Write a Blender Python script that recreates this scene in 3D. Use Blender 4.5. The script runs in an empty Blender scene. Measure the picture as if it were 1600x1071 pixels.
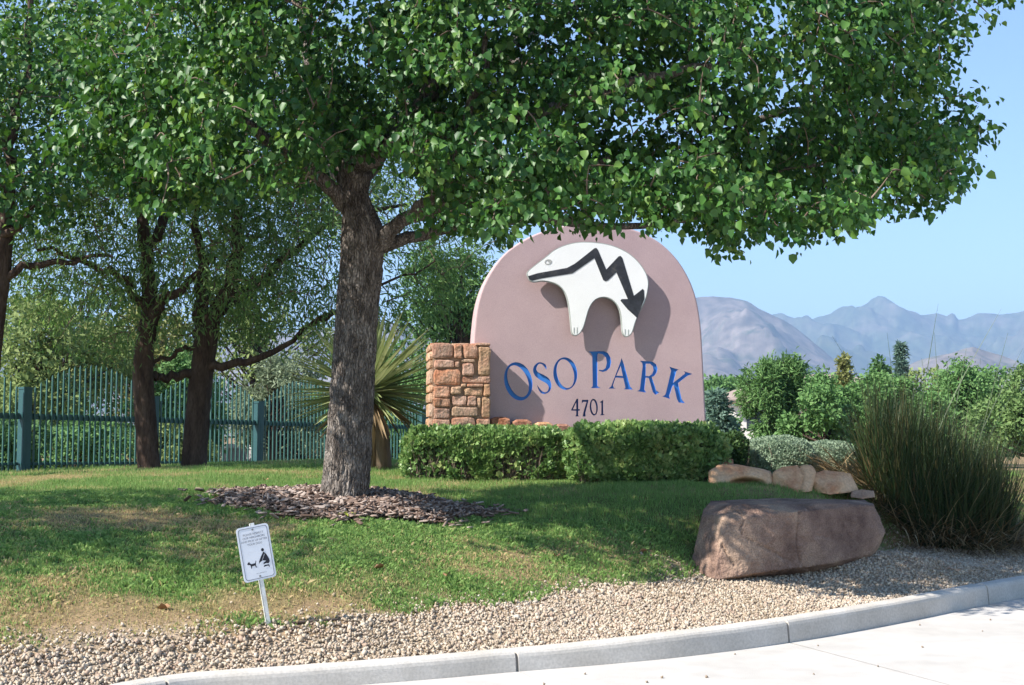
import bpy, bmesh, math, random
import numpy as np
from mathutils import Vector, Matrix, Quaternion

rng = np.random.default_rng(7)
random.seed(7)
scn = bpy.context.scene
C = scn.collection
R = math.radians

# ------------------------------------------------------------------ camera
FPX, CX, CY, HORIZON, EYE = 1931.0, 800.0, 535.5, 680.0, 1.5
PITCH = math.atan((HORIZON - CY) / FPX)
cam_d = bpy.data.cameras.new('camera')
cam = bpy.data.objects.new('camera', cam_d)
C.objects.link(cam)
cam.location = (0, 0, EYE)
cam.rotation_euler = (R(90) + PITCH, 0, 0)
cam_d.sensor_width = 36.0
cam_d.lens = FPX / 1600.0 * 36.0
cam_d.clip_start = 0.1
cam_d.clip_end = 60000
scn.camera = cam

# ------------------------------------------------------------------ sky, sun, exposure
SUN = Vector((0.94, 0.486, -1.0)).normalized()          # direction the light travels
world = bpy.data.worlds.new('World')
scn.world = world
world.use_nodes = True
wn = world.node_tree
bg = wn.nodes['Background']
sky = wn.nodes.new('ShaderNodeTexSky')
sky.sky_type = 'NISHITA'
sky.sun_disc = False
sky.sun_elevation = math.asin(-SUN.z)
sky.sun_rotation = math.atan2(-SUN.x, -SUN.y)
sky.altitude = 1600
sky.air_density = 1.25
sky.dust_density = 0.08
sky.ozone_density = 3.2
wn.links.new(sky.outputs[0], bg.inputs[0])
bg.inputs[1].default_value = 0.10
sl = bpy.data.lights.new('sun', 'SUN')
sl.energy = 5.0
sl.angle = R(0.55)
sl.color = (1.0, 0.95, 0.87)
so = bpy.data.objects.new('sun', sl)
C.objects.link(so)
so.rotation_euler = SUN.to_track_quat('-Z', 'Y').to_euler()
scn.view_settings.view_transform = 'Standard'
scn.view_settings.look = 'None'
scn.view_settings.exposure = 1.22
scn.view_settings.gamma = 1.0
scn.view_settings.use_curve_mapping = False
scn.render.engine = 'CYCLES'
scn.cycles.use_denoising = True
scn.cycles.max_bounces = 6
scn.cycles.transparent_max_bounces = 6
scn.cycles.volume_bounces = 0

# ------------------------------------------------------------------ pixel helpers
FW = np.array([0, math.cos(PITCH), math.sin(PITCH)])
UP = np.array([0, -math.sin(PITCH), math.cos(PITCH)])
RT = np.array([1.0, 0, 0])
EYEP = np.array([0, 0, EYE])


def ray(px, py):
    return FW + RT * (px - CX) / FPX + UP * (CY - py) / FPX


def at(px, py, Y):
    """point at depth Y (metres into the scene) seen at photo pixel px, py"""
    d = ray(px, py)
    return EYEP + d * (Y / d[1])


def pxof(P):
    P = np.atleast_2d(P) - EYEP
    f = P @ FW
    return CX + FPX * (P @ RT) / f, CY - FPX * (P @ UP) / f


# ------------------------------------------------------------------ noise
def _hash(i, j, k, seed):
    h = (i * 374761393 + j * 668265263 + k * 2147483647 + seed * 1274126177) & 0xFFFFFFFF
    h = ((h ^ (h >> 13)) * 1274126177) & 0xFFFFFFFF
    return ((h ^ (h >> 16)) & 0xFFFF) / 65535.0


def vnoise(P, seed=0):
    P = np.atleast_2d(np.asarray(P, float))
    if P.shape[1] == 2:
        P = np.c_[P, np.zeros(len(P))]
    I = np.floor(P).astype(np.int64)
    f = P - I
    f = f * f * (3 - 2 * f)
    out = 0
    for a in (0, 1):
        for b in (0, 1):
            for c in (0, 1):
                w = (f[:, 0] if a else 1 - f[:, 0]) * (f[:, 1] if b else 1 - f[:, 1]) * (f[:, 2] if c else 1 - f[:, 2])
                out = out + w * _hash(I[:, 0] + a, I[:, 1] + b, I[:, 2] + c, seed)
    return out


def fbm(P, seed=0, oct=4):
    P = np.atleast_2d(np.asarray(P, float))
    s, a, t = 0, 0.5, 0
    for o in range(oct):
        s = s + a * vnoise(P * 2 ** o + 17.3 * o, seed + o)
        t += a
        a *= 0.5
    return s / t


def sstep(a, b, x):
    t = np.clip((np.asarray(x, float) - a) / (b - a), 0, 1)
    return t * t * (3 - 2 * t)


# ------------------------------------------------------------------ mesh helpers
ORG = {}


def raw_mesh(name, V, F, attrs=None, smooth=False):
    V = np.asarray(V, np.float32)
    me = bpy.data.meshes.new(name)
    if isinstance(F, np.ndarray):
        k = F.shape[1]
        me.vertices.add(len(V))
        me.vertices.foreach_set('co', V.ravel())
        me.loops.add(F.size)
        me.loops.foreach_set('vertex_index', F.astype(np.int32).ravel())
        me.polygons.add(len(F))
        me.polygons.foreach_set('loop_start', np.arange(0, F.size, k, dtype=np.int32))
        me.update(calc_edges=True)
    else:
        me.from_pydata([tuple(map(float, v)) for v in V], [], [tuple(map(int, f)) for f in F])
        me.update()
    if attrs:
        for an, av in attrs.items():
            a = me.attributes.new(an, 'FLOAT', 'POINT')
            a.data.foreach_set('value', np.asarray(av, np.float32))
    if smooth:
        me.polygons.foreach_set('use_smooth', np.ones(len(me.polygons), bool))
    return me


def put(name, me, mat, parent=None, loc=(0, 0, 0), rot=None, scale=None):
    """link a mesh object; loc is a world position, parent must carry no rotation (or loc is local if rot parent)"""
    o = bpy.data.objects.new(name, me)
    C.objects.link(o)
    if mat is not None and me is not None and len(me.materials) == 0:
        me.materials.append(mat)
    p = np.array(loc, float)
    if parent is not None:
        o.parent = parent
        o.location = p - ORG.get(parent.name, np.zeros(3))
    else:
        o.location = p
    ORG[o.name] = p
    if rot is not None:
        if isinstance(rot, Quaternion):
            o.rotation_mode = 'QUATERNION'
            o.rotation_quaternion = rot
        else:
            o.rotation_euler = rot
    if scale is not None:
        o.scale = scale
    return o


def part(name, V, F, mat, parent=None, attrs=None, smooth=False):
    """mesh given in world coordinates, origin shared with its parent"""
    org = ORG.get(parent.name, np.zeros(3)) if parent is not None else np.zeros(3)
    me = raw_mesh(name, np.asarray(V, float) - org, F, attrs, smooth)
    return put(name, me, mat, parent, org)


def thing(name, loc, label, cat, group=None, rot=None):
    o = bpy.data.objects.new(name, None)
    C.objects.link(o)
    o.location = loc
    o.empty_display_size = 0.1
    if rot is not None:
        o.rotation_euler = rot
    ORG[o.name] = np.array(loc, float)
    return tag(o, label, cat, group)


def tag(o, label=None, cat=None, group=None, kind=None):
    if label: o['label'] = label
    if cat: o['category'] = cat
    if group: o['group'] = group
    if kind: o['kind'] = kind
    return o


def sub(name, me, mat, parent, loc=(0, 0, 0), rot=None, scale=None):
    """child with LOCAL transform (for rotated parents)"""
    o = bpy.data.objects.new(name, me)
    C.objects.link(o)
    if mat is not None and len(me.materials) == 0:
        me.materials.append(mat)
    o.parent = parent
    o.location = loc
    if rot is not None: o.rotation_euler = rot
    if scale is not None: o.scale = scale
    return o


class MB:
    """collects vertices and faces of several solids into one mesh"""
    def __init__(s): s.V = []; s.F = []; s.n = 0

    def add(s, V, F):
        V = np.asarray(V, float)
        s.V.append(V)
        s.F += [tuple(int(i) + s.n for i in f) for f in F]
        s.n += len(V)
        return s

    def box(s, a, b):
        x0, y0, z0 = a; x1, y1, z1 = b
        return s.add([(x0, y0, z0), (x1, y0, z0), (x1, y1, z0), (x0, y1, z0), (x0, y0, z1), (x1, y0, z1), (x1, y1, z1), (x0, y1, z1)],
                     [(0, 3, 2, 1), (4, 5, 6, 7), (0, 1, 5, 4), (1, 2, 6, 5), (2, 3, 7, 6), (3, 0, 4, 7)])

    def tube(s, pts, rad, n=8, cap=True):
        V, F = tube(pts, rad, n, cap)
        return s.add(V, F)

    def V_(s): return np.concatenate(s.V)


def tube(pts, rad, n=8, cap=True, noise=None):
    pts = np.asarray(pts, float)
    rad = np.broadcast_to(np.asarray(rad, float), (len(pts),))
    T = np.gradient(pts, axis=0)
    T /= np.linalg.norm(T, axis=1)[:, None] + 1e-12
    ref = np.array([0, 0, 1.0]) if abs(T[0][2]) < 0.9 else np.array([1.0, 0, 0])
    u = np.cross(T[0], ref); u /= np.linalg.norm(u)
    V = []
    ang = np.linspace(0, 2 * math.pi, n, endpoint=False)
    for p, t, r in zip(pts, T, rad):
        u = u - t * (u @ t); u /= np.linalg.norm(u) + 1e-12
        w = np.cross(t, u)
        V.append(p + r * (np.cos(ang)[:, None] * u + np.sin(ang)[:, None] * w))
    V = np.concatenate(V)
    F = []
    for i in range(len(pts) - 1):
        for j in range(n):
            a, b = i * n + j, i * n + (j + 1) % n
            F.append((a, b, b + n, a + n))
    if cap:
        F.append(tuple(range(n - 1, -1, -1)))
        F.append(tuple(range((len(pts) - 1) * n, len(pts) * n)))
    return V, F


def smooth_path(P, n):
    """Catmull-Rom through control points"""
    P = np.asarray(P, float)
    Q = np.vstack([2 * P[0] - P[1], P, 2 * P[-1] - P[-2]])
    out = []
    m = len(P) - 1
    for t in np.linspace(0, m, n):
        i = min(int(t), m - 1); f = t - i
        a, b, c, d = Q[i], Q[i + 1], Q[i + 2], Q[i + 3]
        out.append(0.5 * (2 * b + (c - a) * f + (2 * a - 5 * b + 4 * c - d) * f * f + (3 * b - a - 3 * c + d) * f ** 3))
    return np.array(out)


def frames(D, N):
    """rotation matrices with y axis along D and z axis near N"""
    y = D / (np.linalg.norm(D, axis=1)[:, None] + 1e-9)
    z = N - y * np.sum(N * y, axis=1)[:, None]
    z /= np.linalg.norm(z, axis=1)[:, None] + 1e-9
    x = np.cross(y, z)
    return np.stack([x, y, z], axis=2)


def rand_rot(n):
    q = rng.normal(size=(n, 4)); q /= np.linalg.norm(q, axis=1)[:, None]
    w, x, y, z = q.T
    M = np.empty((n, 3, 3))
    M[:, 0, 0] = 1 - 2 * (y * y + z * z); M[:, 0, 1] = 2 * (x * y - z * w); M[:, 0, 2] = 2 * (x * z + y * w)
    M[:, 1, 0] = 2 * (x * y + z * w); M[:, 1, 1] = 1 - 2 * (x * x + z * z); M[:, 1, 2] = 2 * (y * z - x * w)
    M[:, 2, 0] = 2 * (x * z - y * w); M[:, 2, 1] = 2 * (y * z + x * w); M[:, 2, 2] = 1 - 2 * (x * x + y * y)
    return M


def scatter(T, TF, pos, rot, scale):
    """copies of template T/TF joined: V, F, and instance index per vertex"""
    T = np.asarray(T, float); TF = np.asarray(TF)
    n = len(pos)
    scale = np.asarray(scale, float)
    if scale.ndim == 1: scale = scale[:, None]
    L = T[None] * scale[:, None, :]
    V = np.einsum('nij,nkj->nki', rot, L) + pos[:, None, :]
    F = (TF[None] + (np.arange(n) * len(T))[:, None, None]).reshape(-1, TF.shape[1])
    return V.reshape(-1, 3), F, np.repeat(np.arange(n), len(T))


# templates
LEAF_T = np.array([(0, 0, 0), (.38, .10, .10), (.40, .52, .11), (0, 1, -.20), (-.40, .52, .11), (-.38, .10, .10)])
LEAF_F = np.array([(0, 1, 2), (0, 2, 3), (0, 3, 4), (0, 4, 5)])
BLADE_T = np.array([(0, 0, 0), (.5, .5, .1), (0, 1, -.08), (-.5, .5, .1)])
BLADE_F = np.array([(0, 1, 2), (0, 2, 3)])
_b = bmesh.new(); bmesh.ops.create_icosphere(_b, subdivisions=1, radius=1.0)
_b.verts.ensure_lookup_table()
ICO_T = np.array([v.co[:] for v in _b.verts]); ICO_F = np.array([[v.index for v in f.verts] for f in _b.faces]); _b.free()
CUBE_F = np.array([(0, 2, 4), (2, 1, 4), (1, 3, 4), (3, 0, 4), (2, 0, 5), (1, 2, 5), (3, 1, 5), (0, 3, 5)])
PEB = []
for _s in range(6):
    d = np.array([(1, 0, 0), (-1, 0, 0), (0, 1, 0), (0, -1, 0), (0, 0, 1), (0, 0, -1)], float)
    PEB.append(d * rng.uniform(.75, 1.25, (6, 1)) + rng.uniform(-.3, .3, (6, 3)))


# ------------------------------------------------------------------ materials
def mat(name, cols, scale=5.0, rough=0.8, bump=0.0, bscale=None, detail=6, spec=0.3, stretch=None, attr=None, attr_cols=None,
        trans=0.0, trans_col=None, coords='Object', contrast=(0.35, 0.65), metallic=0.0, fine=None):
    m = bpy.data.materials.new(name)
    m.use_nodes = True
    nt = m.node_tree; N = nt.nodes; L = nt.links
    p = N['Principled BSDF']
    p.inputs['Roughness'].default_value = rough
    p.inputs['Specular IOR Level'].default_value = spec
    p.inputs['Metallic'].default_value = metallic
    tc = N.new('ShaderNodeTexCoord')
    src = tc.outputs[coords]
    if coords == 'World':
        pass
    if stretch:
        mp = N.new('ShaderNodeMapping'); mp.inputs['Scale'].default_value = stretch
        L.new(src, mp.inputs['Vector']); src = mp.outputs[0]
    col = None
    if attr:
        a = N.new('ShaderNodeAttribute'); a.attribute_name = attr
        rp = N.new('ShaderNodeValToRGB')
        e = rp.color_ramp.elements
        cs = attr_cols
        while len(e) < len(cs): e.new(0.5)
        for i, c in enumerate(cs):
            e[i].position = i / (len(cs) - 1); e[i].color = (*c, 1)
        L.new(a.outputs['Fac'], rp.inputs[0])
        col = rp.outputs[0]
    if cols:
        nz = N.new('ShaderNodeTexNoise'); nz.inputs['Scale'].default_value = scale; nz.inputs['Detail'].default_value = detail
        nz.inputs['Roughness'].default_value = 0.6
        L.new(src, nz.inputs['Vector'])
        rp = N.new('ShaderNodeValToRGB'); e = rp.color_ramp.elements
        while len(e) < len(cols): e.new(0.5)
        for i, c in enumerate(cols):
            e[i].position = contrast[0] + (contrast[1] - contrast[0]) * i / max(1, len(cols) - 1); e[i].color = (*c, 1)
        L.new(nz.outputs[0], rp.inputs[0])
        if col is None:
            col = rp.outputs[0]
        else:
            mx = N.new('ShaderNodeMix'); mx.data_type = 'RGBA'; mx.blend_type = 'MULTIPLY'; mx.inputs[0].default_value = 1.0
            L.new(col, mx.inputs[6]); L.new(rp.outputs[0], mx.inputs[7]); col = mx.outputs[2]
    if fine:
        nz2 = N.new('ShaderNodeTexNoise'); nz2.inputs['Scale'].default_value = fine[0]; nz2.inputs['Detail'].default_value = 3
        L.new(src, nz2.inputs['Vector'])
        mr = N.new('ShaderNodeMapRange'); mr.inputs[1].default_value = 0.3; mr.inputs[2].default_value = 0.7
        mr.inputs[3].default_value = 1 - fine[1]; mr.inputs[4].default_value = 1 + fine[1]
        L.new(nz2.outputs[0], mr.inputs[0])
        mx = N.new('ShaderNodeMix'); mx.data_type = 'RGBA'; mx.blend_type = 'MULTIPLY'; mx.inputs[0].default_value = 1.0
        L.new(col, mx.inputs[6]); L.new(mr.outputs[0], mx.inputs[7]); col = mx.outputs[2]
    L.new(col, p.inputs['Base Color'])
    if bump:
        nb = N.new('ShaderNodeTexNoise'); nb.inputs['Scale'].default_value = bscale or scale * 4; nb.inputs['Detail'].default_value = 8
        L.new(src, nb.inputs['Vector'])
        bp = N.new('ShaderNodeBump'); bp.inputs['Strength'].default_value = min(1, bump); bp.inputs['Distance'].default_value = 0.02
        L.new(nb.outputs[0], bp.inputs['Height']); L.new(bp.outputs[0], p.inputs['Normal'])
    if trans > 0:
        tr = N.new('ShaderNodeBsdfTranslucent')
        if trans_col:
            mx = N.new('ShaderNodeMix'); mx.data_type = 'RGBA'; mx.blend_type = 'MULTIPLY'; mx.inputs[0].default_value = 1.0
            L.new(col, mx.inputs[6]); mx.inputs[7].default_value = (*trans_col, 1); L.new(mx.outputs[2], tr.inputs[0])
        else:
            L.new(col, tr.inputs[0])
        ms = N.new('ShaderNodeMixShader'); ms.inputs[0].default_value = trans
        out = N['Material Output']
        L.new(p.outputs[0], ms.inputs[1]); L.new(tr.outputs[0], ms.inputs[2]); L.new(ms.outputs[0], out.inputs['Surface'])
    return m


M = {}
M['stucco'] = mat('stucco', [(.44, .322, .333), (.50, .372, .382)], scale=1.6, rough=.95, bump=.35, bscale=260, spec=.1, fine=(130, .10), contrast=(.3, .7))
M['sandstone'] = mat('sandstone', [(.27, .13, .085), (.41, .22, .15), (.48, .31, .23)], scale=4.5, rough=.95, bump=.8, bscale=30, spec=.1, fine=(60, .22), coords='Object')
M['sandstone_tan'] = mat('sandstone_tan', [(.33, .20, .12), (.44, .29, .19), (.42, .25, .17)], scale=5, rough=.95, bump=.8, bscale=30, spec=.1, fine=(60, .22))
M['sandstone_pale'] = mat('sandstone_pale', [(.42, .26, .18), (.52, .36, .26)], scale=6, rough=.95, bump=.7, bscale=40, spec=.1, fine=(60, .2))
def vary(m, lo, hi):
    nt = m.node_tree; p = nt.nodes['Principled BSDF']
    src = p.inputs['Base Color'].links[0].from_socket
    oi = nt.nodes.new('ShaderNodeObjectInfo'); mr = nt.nodes.new('ShaderNodeMapRange')
    mr.inputs[3].default_value = lo; mr.inputs[4].default_value = hi
    nt.links.new(oi.outputs['Random'], mr.inputs[0])
    hs = nt.nodes.new('ShaderNodeHueSaturation'); nt.links.new(src, hs.inputs['Color']); nt.links.new(mr.outputs[0], hs.inputs['Value'])
    m2 = nt.nodes.new('ShaderNodeMapRange'); m2.inputs[3].default_value = 1.15; m2.inputs[4].default_value = .9
    fr = nt.nodes.new('ShaderNodeMath'); fr.operation = 'FRACT'; ml = nt.nodes.new('ShaderNodeMath'); ml.operation = 'MULTIPLY'; ml.inputs[1].default_value = 7.31
    nt.links.new(oi.outputs['Random'], ml.inputs[0]); nt.links.new(ml.outputs[0], fr.inputs[0]); nt.links.new(fr.outputs[0], m2.inputs[0]); nt.links.new(m2.outputs[0], hs.inputs['Saturation'])
    nt.links.new(hs.outputs[0], p.inputs['Base Color'])


for _k in ('sandstone', 'sandstone_tan', 'sandstone_pale'): vary(M[_k], .78, 1.12)
M['mortar'] = mat('mortar', [(.30, .20, .14), (.38, .27, .20)], scale=10, rough=1, bump=.6, bscale=60, spec=.05)
M['boulder'] = mat('boulder', [(.13, .082, .066), (.235, .155, .12), (.35, .245, .18)], scale=2.4, rough=.95, bump=1.0, bscale=34, spec=.1, fine=(90, .3))
M['rock_light'] = mat('rock_light', [(.42, .20, .11), (.56, .34, .20), (.62, .42, .27)], scale=2.6, rough=.95, bump=.7, bscale=18, spec=.1, fine=(40, .15))
M['bear_white'] = mat('bear_white', [(.83, .83, .82), (.87, .87, .86)], scale=3, rough=.7, bump=.1, bscale=40)
M['bear_edge'] = mat('bear_edge', [(.30, .33, .31), (.38, .41, .39)], scale=8, rough=.7)
M['bear_black'] = mat('bear_black', [(.022, .025, .032), (.035, .038, .048), (.12, .115, .10)], scale=7, rough=.75, contrast=(.40, .74), fine=(30, .2))
M['bear_eye'] = mat('bear_eye', [(.40, .40, .38), (.48, .48, .46)], scale=8, rough=.7)
M['steel_rod'] = mat('steel_rod', [(.16, .15, .14), (.22, .21, .2)], scale=12, rough=.5, metallic=.6)
M['letter_blue'] = mat('letter_blue', [(.030, .16, .50), (.045, .21, .58)], scale=6, rough=.6)
M['letter_navy'] = mat('letter_navy', [(.022, .06, .20), (.03, .08, .24)], scale=6, rough=.6)
M['concrete_road'] = mat('concrete_road', [(.41, .385, .355), (.49, .465, .435)], scale=1.2, rough=.9, bump=.25, bscale=120, spec=.2, fine=(5, .07), contrast=(.3, .7))
M['joint_seal'] = mat('joint_seal', [(.55, .53, .50), (.66, .64, .60)], scale=8, rough=.9)
M['concrete_kerb'] = mat('concrete_kerb', [(.43, .395, .35), (.52, .485, .44)], scale=2.5, rough=.92, bump=.2, bscale=170, spec=.2, fine=(60, .12))
M['gravel'] = mat('gravel', None, rough=.95, spec=.1, attr='rnd', attr_cols=[(.22, .165, .115), (.34, .27, .195), (.44, .365, .28), (.51, .435, .345), (.33, .235, .175), (.60, .535, .445)])
M['bark_chip'] = mat('bark_chip', [(.7, .7, .7), (1.1, 1.1, 1.1)], scale=30, rough=.95, spec=.1, attr='rnd', attr_cols=[(.085, .055, .042), (.17, .115, .09), (.30, .22, .18), (.46, .38, .33)])
M['mulch_soil'] = mat('mulch_soil', [(.06, .038, .028), (.12, .075, .055)], scale=14, rough=1, bump=.8, bscale=40)
M['grass'] = mat('grass', None, rough=.6, spec=.25, attr='rnd', attr_cols=[(.125, .235, .055), (.195, .325, .085), (.28, .41, .13), (.44, .38, .17), (.57, .42, .24)], trans=.42)
M['bark'] = mat('bark', [(.088, .073, .063), (.165, .14, .122), (.255, .225, .20)], scale=12, rough=.95, bump=1.0, bscale=34, spec=.1, stretch=(1, 1, .45), fine=(80, .35))
def bark_plates(m, sc, zs, dark):
    nt = m.node_tree; N = nt.nodes; L = nt.links; p = N['Principled BSDF']
    src = p.inputs['Base Color'].links[0].from_socket
    tc = N.new('ShaderNodeTexCoord'); nz = N.new('ShaderNodeTexNoise'); nz.inputs['Scale'].default_value = 7
    ad = N.new('ShaderNodeMix'); ad.data_type = 'RGBA'; ad.blend_type = 'LINEAR_LIGHT'; ad.inputs[0].default_value = .05
    L.new(tc.outputs['Object'], nz.inputs['Vector']); L.new(tc.outputs['Object'], ad.inputs[6]); L.new(nz.outputs['Color'], ad.inputs[7])
    mp = N.new('ShaderNodeMapping'); mp.inputs['Scale'].default_value = (1, 1, zs); L.new(ad.outputs[2], mp.inputs['Vector'])
    vo = N.new('ShaderNodeTexVoronoi'); vo.feature = 'DISTANCE_TO_EDGE'; vo.inputs['Scale'].default_value = sc; L.new(mp.outputs[0], vo.inputs['Vector'])
    mr = N.new('ShaderNodeMapRange'); mr.inputs[1].default_value = 0.0; mr.inputs[2].default_value = .22; mr.inputs[3].default_value = dark; mr.inputs[4].default_value = 1.2
    L.new(vo.outputs['Distance'], mr.inputs[0])
    mx = N.new('ShaderNodeMix'); mx.data_type = 'RGBA'; mx.blend_type = 'MULTIPLY'; mx.inputs[0].default_value = 1
    L.new(src, mx.inputs[6]); L.new(mr.outputs[0], mx.inputs[7]); L.new(mx.outputs[2], p.inputs['Base Color'])
    b1 = p.inputs['Normal'].links[0].from_node
    b2 = N.new('ShaderNodeBump'); b2.inputs['Strength'].default_value = 1; b2.inputs['Distance'].default_value = .014
    mc = N.new('ShaderNodeMapRange'); mc.inputs[2].default_value = .25; L.new(vo.outputs['Distance'], mc.inputs[0])
    L.new(mc.outputs[0], b2.inputs['Height']); L.new(b1.outputs[0], b2.inputs['Normal']); L.new(b2.outputs[0], p.inputs['Normal'])


bark_plates(M['bark'], 40, .20, .72)
M['bark_dark'] = mat('bark_dark', [(.045, .030, .024), (.10, .07, .055)], scale=9, rough=.95, bump=1.0, bscale=22, spec=.1, stretch=(1, 1, .25), fine=(60, .3))
M['twig'] = mat('twig', [(.11, .08, .06), (.22, .17, .13)], scale=8, rough=.9, spec=.1)
M['pear_leaf'] = mat('pear_leaf', None, rough=.45, spec=.33, attr='rnd', attr_cols=[(.020, .062, .015), (.034, .102, .021), (.061, .152, .030), (.17, .27, .055)], trans=.22, trans_col=(1.5, 1.5, .7))
M['ash_leaf'] = mat('ash_leaf', None, rough=.5, spec=.35, attr='rnd', attr_cols=[(.08, .165, .058), (.125, .235, .08), (.18, .29, .105), (.28, .36, .15)], trans=.42, trans_col=(1.4, 1.4, .8))
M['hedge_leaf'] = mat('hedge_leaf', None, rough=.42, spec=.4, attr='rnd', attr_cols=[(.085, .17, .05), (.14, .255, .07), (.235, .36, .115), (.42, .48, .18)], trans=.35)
M['hedge_core'] = mat('hedge_core', [(.03, .035, .015), (.06, .05, .03)], scale=12, rough=1)
M['sage_leaf'] = mat('sage_leaf', None, rough=.7, spec=.2, attr='rnd', attr_cols=[(.17, .24, .15), (.25, .33, .22), (.34, .42, .30)], trans=.2)
M['dark_shrub_leaf'] = mat('dark_shrub_leaf', None, rough=.5, spec=.3, attr='rnd', attr_cols=[(.03, .07, .02), (.05, .10, .03), (.08, .14, .04)], trans=.2)
M['yucca_leaf'] = mat('yucca_leaf', None, rough=.42, spec=.45, attr='rnd', attr_cols=[(.18, .24, .09), (.30, .36, .15), (.44, .47, .24)], trans=.2)
M['yucca_dead'] = mat('yucca_dead', None, rough=.9, spec=.15, attr='rnd', attr_cols=[(.15, .105, .058), (.25, .18, .105), (.40, .30, .18)])
M['yucca_stem'] = mat('yucca_stem', [(.11, .08, .052), (.19, .14, .09)], scale=14, rough=.95, bump=.8, bscale=30, stretch=(1, 1, .2))
M['clump_blade'] = mat('clump_blade', None, rough=.5, spec=.3, attr='rnd', attr_cols=[(.018, .040, .016), (.032, .062, .020), (.055, .078, .028), (.10, .085, .035)], trans=.15)
M['clump_dead'] = mat('clump_dead', None, rough=.85, spec=.15, attr='rnd', attr_cols=[(.10, .065, .03), (.24, .165, .08), (.46, .36, .21)], trans=.1)
M['fence_green'] = mat('fence_green', [(.035, .105, .092), (.05, .13, .115)], scale=3, rough=.45, spec=.4)
M['fence_post'] = mat('fence_post', [(.024, .075, .082), (.032, .095, .10)], scale=2, rough=.45, spec=.4)
M['plate_white'] = mat('plate_white', [(.66, .68, .72), (.72, .73, .76)], scale=4, rough=.45)
M['plate_ink'] = mat('plate_ink', [(.012, .013, .02), (.02, .02, .03)], scale=4, rough=.6)
M['plate_grey'] = mat('plate_grey', [(.13, .14, .17), (.18, .19, .22)], scale=4, rough=.6)
M['post_paint'] = mat('post_paint', [(.62, .62, .58), (.70, .70, .66)], scale=9, rough=.6, fine=(40, .12))
M['weed'] = mat('weed', [(.30, .34, .04), (.42, .44, .07)], scale=20, rough=.6, trans=.3)
M['hose'] = mat('hose', [(.06, .045, .035), (.10, .075, .06)], scale=20, rough=.8)
M['dry_leaf'] = mat('dry_leaf', [(.28, .14, .07), (.36, .22, .12)], scale=20, rough=.8)
M['mountain'] = mat('mountain', [(.115, .098, .085), (.19, .155, .135), (.085, .09, .065)], scale=.012, rough=1, spec=0, detail=10, fine=(.03, .3))
M['mountain_far'] = mat('mountain_far', [(.065, .085, .055), (.10, .11, .075), (.15, .135, .11)], scale=.006, rough=1, spec=0, detail=10, fine=(.03, .3))
M['house_wall'] = mat('house_wall', [(.66, .62, .56), (.74, .70, .64)], scale=2, rough=.9)
M['house_roof'] = mat('house_roof', [(.24, .18, .15), (.32, .25, .21)], scale=3, rough=.9, bump=.5, bscale=12)
M['window_dark'] = mat('window_dark', [(.03, .04, .05), (.05, .06, .07)], scale=2, rough=.15)
M['block_wall'] = mat('block_wall', [(.30, .29, .29), (.36, .35, .35)], scale=4, rough=.9)
M['coping'] = mat('coping', [(.66, .66, .66), (.74, .74, .74)], scale=4, rough=.8)
for i, (nm, cs) in enumerate({
    'far_green': [(.09, .19, .055), (.13, .25, .08), (.18, .30, .11)],
    'far_pine': [(.10, .20, .065), (.14, .26, .085), (.20, .32, .12)],
    'far_blue': [(.085, .15, .11), (.12, .20, .15), (.17, .25, .20)],
    'far_yellow': [(.16, .19, .06), (.24, .25, .09), (.32, .32, .13)],
    'far_dry': [(.20, .16, .11), (.28, .23, .16), (.34, .29, .21)],
    'far_dark': [(.06, .13, .045), (.085, .17, .06), (.12, .21, .08)],
    'far_olive': [(.13, .19, .06), (.19, .25, .085), (.27, .32, .12)],
    'far_mid': [(.11, .19, .06), (.16, .25, .085), (.22, .31, .115)],
    'far_grey': [(.15, .20, .12), (.21, .26, .16), (.28, .32, .21)]}.items()):
    M[nm] = mat(nm, None, rough=.7, spec=.15, attr='rnd', attr_cols=cs, trans=.3)

# ground sheet: lawn soil / gravel soil / bare earth by the 'lawn' attribute of the sheet
gm = mat('ground', [(.8, .8, .8), (1.15, 1.15, 1.15)], scale=6, rough=1, bump=.7, bscale=30, spec=.05, attr='lawn',
         attr_cols=[(.36, .285, .21), (.26, .18, .105), (.11, .125, .045)], fine=(50, .25))
M['ground'] = gm

# ------------------------------------------------------------------ kerb path and terrain
KP = np.array([(-2.62, 3.0), (-2.50, 4.6), (-2.36, 5.9), (-2.20, 6.72), (-1.90, 7.16), (-1.30, 7.42), (-.55, 7.72), (-.05, 7.95), (1.05, 8.45), (2.06, 9.12),
               (3.13, 10.05), (4.33, 11.2), (5.6, 12.3), (7.5, 13.6), (11, 15.4), (18, 18), (40, 24)])
KS = smooth_path(KP, 900)
_seg = np.diff(KS, axis=0)
KT = np.gradient(KS, axis=0); KT /= np.linalg.norm(KT, axis=1)[:, None]
KN = np.c_[-KT[:, 1], KT[:, 0]]                 # to the left of travel = the garden side
KW = 0.17


def kerb_h(x):
    return np.interp(x, [-3, -1, .3, 1.2, 2.5, 5], [.115, .118, .13, .155, .165, .17])


def kerb_dist(P):
    """signed distance from the kerb's road edge, positive on the garden side"""
    P = np.atleast_2d(P)
    out = np.empty(len(P))
    S, Nn = KS[::2], KN[::2]
    for i in range(0, len(P), 4000):
        D = P[i:i + 4000, None, :] - S[None]
        d2 = (D ** 2).sum(2)
        j = d2.argmin(1)
        v = D[np.arange(len(j)), j]
        out[i:i + 4000] = np.sqrt(d2[np.arange(len(j)), j]) * np.sign((v * Nn[j]).sum(1))
    return out


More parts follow.
